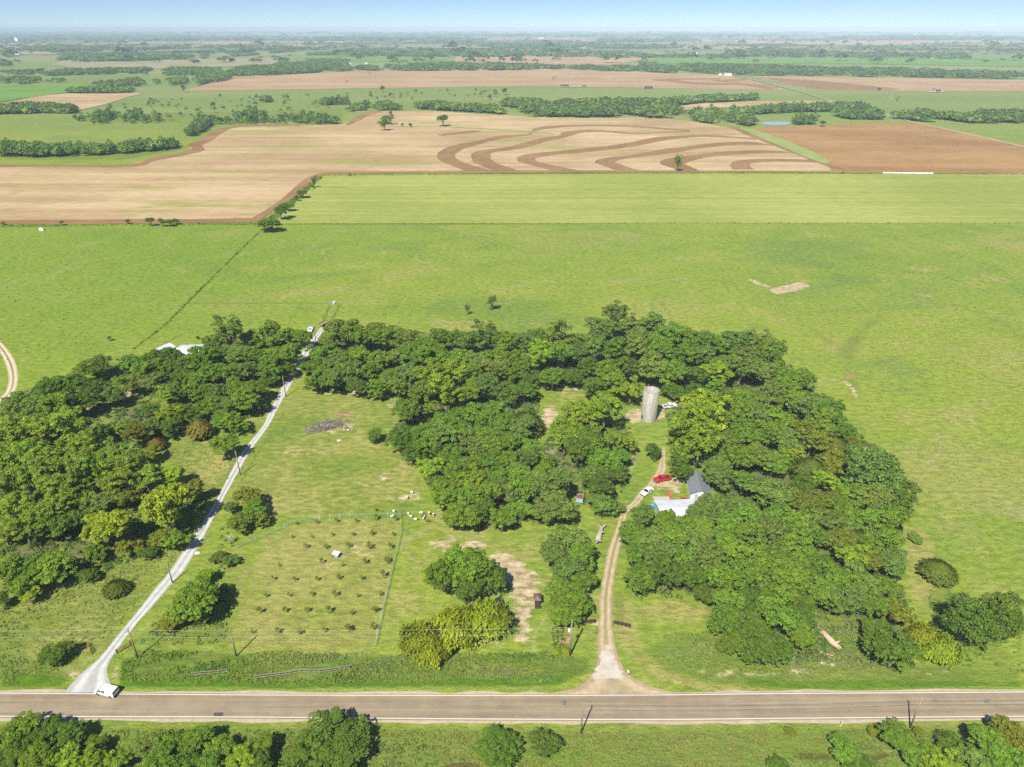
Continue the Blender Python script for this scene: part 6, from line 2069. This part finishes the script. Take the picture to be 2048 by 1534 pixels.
for i in range(40):
    mb.box((c.x + max(-1.6, min(1.6, rng.gauss(0, 1.0))), c.y + max(-2, min(2, rng.gauss(0, 1.2))), .18), (rng.uniform(.3, 1.3), rng.uniform(.15, .6), rng.uniform(.1, .45)), rng.uniform(0, 3), 0, .85)
tag(mb.build('rubble_heap', 'stone'), 'pale heap of rubble and boards at the end of the brush pile', 'heap')
c = gp(693, 858)
t = thing('pallet', 'red-brown wooden pallet leaning on the rubble by the brush pile', 'pallet', c, 0.8)
mb = MB()
for k in range(6):
    mb.bar((-0.7, -0.6 + k * 0.24, 0.45), (0.7, -0.6 + k * 0.24, 0.75), 0.14, 0.04)
mb.build('slats', 'redwood', t)
mb = MB()
for x in (-0.6, 0, 0.6):
    mb.bar((x, -0.65, 0.53 + x * 0.21), (x, 0.65, 0.53 + x * 0.21), 0.09)
mb.build('frame', 'darkwood', t)
c = gp(625, 874)
mb = MB()
p, q = gp(613, 875), gp(640, 871)
mb.tube([(p.x, p.y, .15), ((p.x + q.x) / 2, (p.y + q.y) / 2 + .3, .25), (q.x, q.y, .12)], [.16, .12, .05], 7)
tag(mb.build('bare_branch', 'dead'), 'single long pale branch lying below the brush pile', 'branch')
c = gp(677, 882)
mb = MB()
mb.box((c.x, c.y, .2), (.9, .5, .4), .3, 0, .8)
mb.box((c.x + .6, c.y + .2, .15), (.5, .4, .3), .9, 0, .8)
tag(mb.build('stone_block', 'white'), 'pair of white stones on the pasture below the brush pile', 'stone')


def dead_tree(label, px, py, h, spread):
    g = gp(px, py)
    t = thing('dead_tree', label, 'tree', g)
    mb = MB()
    mb.tube([(0, 0, 0), (.1, .05, h * .5), (.2, 0, h * .8)], [.22, .16, .08], 8)
    mb.build('trunk', 'dead', t, True)
    mb = MB()
    for i in range(26):
        z0 = h * rng.uniform(.35, .8)
        a = rng.uniform(0, 6.28)
        L = spread * rng.uniform(.4, 1)
        p1 = (math.cos(a) * L * .5, math.sin(a) * L * .5, z0 + L * .35)
        p2 = (math.cos(a + .2) * L, math.sin(a + .2) * L, z0 + L * rng.uniform(.3, .9))
        mb.tube([(.1, 0, z0), p1, p2], [.07, .045, .015], 5)
    mb.build('branch', 'dead', t)


dead_tree('leafless grey tree standing inside the middle grove', 1098, 935, 7.5, 3.2)
dead_tree('leafless pale shrub at the orchard fence below the olive clump', 462, 1088, 3.2, 1.6)
dead_tree('leafless grey twigs on the near verge thicket', 152, 1500, 3.5, 2.0)

# ------------------------------------------------------------------ orchard saplings
sp, sc = crown('small')
SAPS = []
for k in range(3):
    parts, cents = crown('small')
    parts = [(p[0][: len(p[0]) // 16 * 4], p[1][: len(p[1]) // 4]) for p in parts]
    parts = [(p[0][: 4 * min(len(p[0]) // 4, len(p[1]))], p[1][: len(p[0]) // 4]) for p in parts]
    SAPS.append((card_mesh('crown', parts), trunk_mesh('trunk', cents, .4, .05, 4)))
A_ = lambda L: [(400 + x / 3.836, 800 + y / 3.836, s_) for x, y, s_ in L]
B_ = lambda L: [(400 + x / 3.836, 1134 + y / 3.836, s_) for x, y, s_ in L]
ROWS = [A_([(745, 945, .8), (895, 938, .9), (1050, 930, 1), (1200, 930, 1), (1350, 915, 1.15), (1505, 915, 1.1)]),
        A_([(710, 1048, .8), (860, 1048, .6), (1015, 1030, .9), (1175, 1028, .9), (1325, 1025, 1.1), (1485, 1030, .8)]),
        A_([(815, 1125, 1.25), (970, 1130, 1.15), (1140, 1125, 1.25), (1300, 1135, 1.15), (1465, 1135, 1.2)]),
        A_([(610, 1264, .65), (935, 1247, .9), (1095, 1265, .8), (1265, 1247, 1.1), (1437, 1245, 1.25)]),
        A_([(565, 1372, .9), (730, 1377, .75), (897, 1377, .9), (1065, 1367, 1.1), (1242, 1372, .95), (1410, 1357, 1.15)]),
        A_([(508, 1503, 1), (685, 1500, .8), (860, 1492, 1), (1035, 1502, 1), (1212, 1502, .75), (1387, 1492, 1)]),
        B_([(460, 348, 1.1), (650, 342, 1.1), (820, 342, 1), (990, 348, 1.1), (1170, 354, .9), (1345, 342, 1.2)]),
        B_([(402, 503, .8), (595, 500, 1), (767, 503, 1), (957, 490, 1), (1140, 488, 1.3), (1332, 475, 1.35)])]
RN = ['farthest', 'second', 'third', 'fourth', 'fifth', 'sixth', 'seventh', 'nearest']
for rn, rw in zip(RN, ROWS):
    for i, (px, py, s_) in enumerate(rw):
        pos = ORD[i] if i < len(rw) - 1 else 'last'
        g = gp(px, py + 4)
        root = thing('sapling', f'small orchard sapling, {pos} from the left in the {rn} planted row', 'sapling', g, rng.uniform(0, 6.28), 'saplings planted in the mown orchard')
        R = 0.74 * s_ * rng.uniform(.85, 1.15)
        root.scale = (R, R, R * rng.uniform(1.15, 1.6))
        cm, tm = SAPS[rng.randrange(3)]
        f = rng.uniform(.9, 1.2)
        k = rng.random()
        link('crown', cm, root).color = (0.17 * f, 0.24 * f, 0.025, 1) if k < .72 else (0.20 * f, 0.19 * f, 0.02, 1)
        link('trunk', tm, root)


# ------------------------------------------------------------------ goats
def goat_mesh():
    V = [(0, 0, .62), (-.32, 0, .64), (.30, 0, .66), (.46, 0, .80), (.56, 0, .96), (.74, 0, .90),
         (-.30, .12, .52), (-.34, .13, .28), (-.30, .13, .04), (-.30, -.12, .52), (-.34, -.13, .28), (-.30, -.13, .04),
         (.30, .11, .50), (.30, .12, .28), (.31, .12, .04), (.30, -.11, .50), (.30, -.12, .28), (.31, -.12, .04), (-.47, 0, .70), (-.55, 0, .62)]
    E = [(0, 1), (0, 2), (2, 3), (3, 4), (4, 5), (1, 6), (6, 7), (7, 8), (1, 9), (9, 10), (10, 11), (2, 12), (12, 13), (13, 14), (2, 15), (15, 16), (16, 17), (1, 18), (18, 19)]
    Rd = [.235, .20, .20, .12, .105, .06, .10, .055, .045, .10, .055, .045, .09, .05, .045, .09, .05, .045, .045, .03]
    me = bpy.data.meshes.new('body')
    me.from_pydata(V, E, [])
    ob = bpy.data.objects.new('body_tmp', me)
    COL.objects.link(ob)
    sk = ob.modifiers.new('skin', 'SKIN')
    for i, r in enumerate(Rd):
        me.skin_vertices[0].data[i].radius = (r, r)
    me.skin_vertices[0].data[0].use_root = True
    sb = ob.modifiers.new('sub', 'SUBSURF')
    sb.levels = sb.render_levels = 1
    dg = bpy.context.evaluated_depsgraph_get()
    out = bpy.data.meshes.new_from_object(ob.evaluated_get(dg))
    bpy.data.objects.remove(ob)
    out.name = 'body'
    return out


gm = {'w': goat_mesh()}
gm['b'] = gm['w'].copy()
gm['w'].materials.clear()
gm['b'].materials.clear()
gm['w'].materials.append(M['goatw'])
gm['w'].materials.append(M['goatb'])
gm['b'].materials.append(M['goatb'])
for p in gm['w'].polygons:
    p.material_index = 1 if p.center.x > .52 else 0
    p.use_smooth = True
mbe = MB()
for s_ in (-1, 1):
    mbe.bar((.57, s_ * .09, .98), (.55, s_ * .22, .90), .07, .03)
EAR = mbe.mesh('ears', 'goatb')
mbe = MB()
for s_ in (-1, 1):
    mbe.tube([(.53, s_ * .05, 1.03), (.46, s_ * .08, 1.13), (.38, s_ * .11, 1.14)], [.025, .02, .008], 6)
HORN = mbe.mesh('horns', 'trim')
GOATS = [(824, 986, -.6, 'w', 'white goat farthest up the pasture, its shadow pointing to the trees'), (815, 996, -1.2, 'w', 'white goat on the bare ground, second farthest up the pasture'), (875, 991, -.1, 'w', 'white goat close to the edge of the middle grove, apart from the herd'),
         (788, 1024, -.7, 'w', 'white goat just outside the orchard net corner'), (784, 1034, .3, 'w', 'white goat at the orchard net itself'), (817.5, 1029, -1.1, 'w', 'white goat nose to tail with another, farther of the pair'),
         (822, 1034, -.5, 'w', 'white goat nose to tail with another, nearer of the pair'), (831, 1040, -.4, 'w', 'white goat nearest the orchard among the front of the herd'), (842.5, 1027, -.1, 'w', 'white goat standing just behind a brown goat'),
         (847.7, 1037, 1.2, 'w', 'white goat touching the brown goat from the front'), (859, 1028, -1.3, 'w', 'white goat seen end-on, first of a pair side by side'), (867.4, 1031, -1.4, 'w', 'white goat seen end-on, second of a pair side by side'),
         (884, 1038, -1.2, 'w', 'white goat in the grass by the trees, nearer of two'), (892, 1031, -.9, 'w', 'white goat half under the grove edge, farther of two'),
         (845.6, 1033.5, .5, 'b', 'brown goat in the middle of the white herd'), (855, 1043, -.5, 'b', 'brown goat lowest in the herd, on the open grass'), (752, 1020, -1.0, 'b', 'dark brown goat alone above the orchard fence')]
for px, py, hd, k, lab in GOATS:
    g = gp(px, py + 1.5)
    t = thing('goat', lab, 'goat', g, hd, 'goats grazing on the pasture')
    t.scale = (1.12,) * 3
    link('body', gm[k], t)
    link('ears', EAR, t)
    link('horns', HORN, t)

# ------------------------------------------------------------------ white wrapped bales on the far meadow edge
a, b = gp(1765, 347.5), gp(1866, 348.5)
mb = MB()
n = 60
pts, rad = [], []
for i in range(n + 1):
    p = a.lerp(b, i / n)
    pts.append((p.x, p.y, 0.75))
    rad.append(0.86 if i % 2 else 0.74)
mb.tube(pts, rad, 14)
tag(mb.build('wrapped_bale_row', 'bale', None, True), 'long row of white plastic-wrapped bales on the hay meadow edge', 'bale row')


# ------------------------------------------------------------------ far farms, oil field, turbines
def barn(px, py, w, dpt, hgt, label, cat='barn', wall='white', roof='roofwhite'):
    g = gp(px, py)
    W_ = w * mpp(g)
    house('far_barn', label, cat, (g.x, g.y), 0.0, W_, min(W_, dpt), hgt, hgt * 0.35, wall, roof, 0.5)


barn(1131, 112, 12, 30, 7, 'long white barn at the edge of the far pale field')
barn(1124, 112.5, 6, 20, 4, 'small white shed beside the long white barn, far field')
barn(1455, 151, 14, 18, 5, 'white farm building where the country road meets the far trees')
barn(1440, 150.5, 5, 12, 4, 'small white building beside the roadside farm, far trees')
barn(163, 123.5, 12, 30, 8, 'white farm shed before the dark far wood, larger of two')
barn(187, 123, 6, 20, 6, 'white farm shed before the dark far wood, smaller of two')
barn(246, 95.5, 7, 40, 10, 'white barn in the far tree belt beneath the horizon')
barn(700, 130, 7, 16, 5, 'cream farm house in trees above the far stubble', wall='cream')
barn(733, 129, 4, 12, 5, 'tiny white house among far trees beside a cream one')
barn(1543, 112.5, 6, 25, 7, 'white house at the foot of the far right tree belt')
barn(1392, 109, 5, 25, 7, 'white house half hidden in the far tree belt')
barn(1505, 142, 4, 14, 5, 'white roof peeping from the trees, nearer far belt')
barn(1526, 141, 4, 14, 5, 'pale roof just beyond another in the nearer far belt')
barn(1862, 115.5, 9, 25, 7, 'pale farm house before the far right tree belt', wall='cream')
barn(37, 109.5, 9, 30, 8, 'pale roof in the far left trees')
barn(1082, 77.5, 10, 60, 12, 'long white building just under the horizon')


def elevator(px, py, hpx, label):
    g = gp(px, py)
    h = hpx * mpp(g)
    t = thing('grain_elevator', label, 'grain elevator', (g.x, g.y, 0))
    for k in range(3):
        mb = MB()
        mb.lathe([(h * .12, 0), (h * .12, h * .72), (0, h * .75)], 16, ((k - 1) * h * .22, 0, 0))
        mb.build('silo', 'white', t, True)
    mb = MB()
    mb.box((0, 0, h * .86), (h * .3, h * .2, h * .26))
    mb.build('tower', 'white', t)


elevator(34, 84, 9, 'white grain elevator standing out of the far left plain')
elevator(1829, 73, 6, 'white grain elevator below the row of wind turbines')


def tank_set(px, py, n, r, h, label, gap=1.25):
    g = gp(px, py)
    for i in range(n):
        t = thing('oil_tank', label, 'oil tank', (g.x + i * 2 * r * gap, g.y, 0), 0, label)
        mb = MB()
        mb.lathe([(r, 0), (r, h), (0, h + .35)], 18)
        mb.build('shell', 'tank', t, True)
        mb = MB()
        mb.tube([(r + .1, 0, 0), (r + .1, 0, h)], .12, 6)
        mb.build('pipe', 'steel', t)


tank_set(1123, 173.5, 4, 2.0, 5.0, 'black oil tank in the row of four on the white pad')
tank_set(1166, 174, 2, 2.0, 4.0, 'black oil tank of the pair beyond the row of four')
tank_set(1291, 177.5, 3, 2.6, 5.5, 'black oil tank in the row of three on the stubble edge')
tank_set(1873, 184, 2, 2.4, 5.0, 'black oil tank of the pair beside the leaning derrick')
sheet('gravel_pad', wpoly([(1118, 174.6), (1178, 175), (1176, 172.6), (1120, 172.4)]), 0.9, 'track')
sheet('gravel_pad', wpoly([(1855, 185), (1890, 185), (1885, 182), (1862, 182)]), 0.9, 'stone')


def pumpjack(px, py, label, s_=1.0):
    g = gp(px, py)
    t = thing('pump_jack', label, 'pump jack', (g.x, g.y, 0), 0.4)
    t.scale = (s_,) * 3
    mb = MB()
    for x, y in ((-1.2, -.8), (1.2, -.8), (-1.2, .8), (1.2, .8)):
        mb.bar((x, y, 0), (0, 0, 5.0), .25)
    mb.build('frame', 'trim', t)
    mb = MB()
    mb.bar((-3.2, 0, 4.6), (3.4, 0, 5.6), .4, .5)
    mb.build('beam', 'trim', t)
    mb = MB()
    mb.box((3.6, 0, 5.3), (.5, .5, 1.8))
    mb.build('horse_head', 'trim', t)
    mb = MB()
    mb.box((-3.0, 0, 1.0), (1.6, 1.2, 2.0))
    mb.build('counterweight', 'tank', t)


pumpjack(1108, 159, 'dark pump jack in the far stubble behind the oil tanks', 1.3)
pumpjack(740, 148.5, 'dark pump jack near the top of the far stubble', 1.0)
pumpjack(694, 165, 'dark pump jack near the left part of the far stubble', 1.0)
pumpjack(1795, 201.5, 'dark pump jack at the bend of the far green field track', 1.2)
pumpjack(1866, 183, 'dark pump jack leaning beside the pair of oil tanks', 1.2)
pumpjack(1008, 121, 'dark pump jack in the distant pale field', 1.5)
TX = [1497, 1503, 1508, 1664, 1685, 1702, 1709, 1722, 1751, 1781, 1796, 1832, 1875, 1903, 1921, 1933, 1994, 2019, 2027]
for i, px in enumerate(TX):
    py = 70.5 + rng.uniform(-1.5, 1.5)
    g = gp(px, py)
    k = mpp(g) * rng.uniform(6.5, 8.5)
    k = min(k, 82)
    t = thing('wind_turbine', 'thin white wind turbine standing on the hazy horizon', 'wind turbine', (g.x, g.y, 0), rng.uniform(-.6, .6), 'wind turbines on the horizon')
    mb = MB()
    mb.tube([(0, 0, 0), (0, 0, k)], [k * .034, k * .022], 10)
    mb.build('tower', 'white', t)
    mb = MB()
    mb.box((0, 0, k), (k * .04, k * .12, k * .045))
    mb.build('nacelle', 'white', t)
    a0 = rng.uniform(0, 2.1)
    for j in range(3):
        a = a0 + j * 2.094
        mb = MB()
        mb.bar((0, -k * .065, k), (math.sin(a) * k * .48, -k * .065, k + math.cos(a) * k * .48), k * .03, k * .015)
        mb.build('blade', 'white', t)

# ------------------------------------------------------------------ the air
hz = NT('air')
for nd in list(hz.t.nodes):
    if nd.type != 'OUTPUT_MATERIAL':
        hz.t.nodes.remove(nd)
pv = hz.t.nodes.new('ShaderNodeVolumePrincipled')
pv.inputs['Color'].default_value = (0.74, 0.92, 1.0, 1)
pv.inputs['Density'].default_value = 8.2e-5
pv.inputs['Anisotropy'].default_value = -0.35
hz.t.links.new(pv.outputs[0], hz.t.nodes['Material Output'].inputs['Volume'])
mb = MB()
mb.box((0, 0, 74.5), (130000, 130000, 151))
hz.m.cycles.volume_sampling = 'DISTANCE'
hb = mb.build('haze', hz.m)
hb['kind'] = 'stuff'
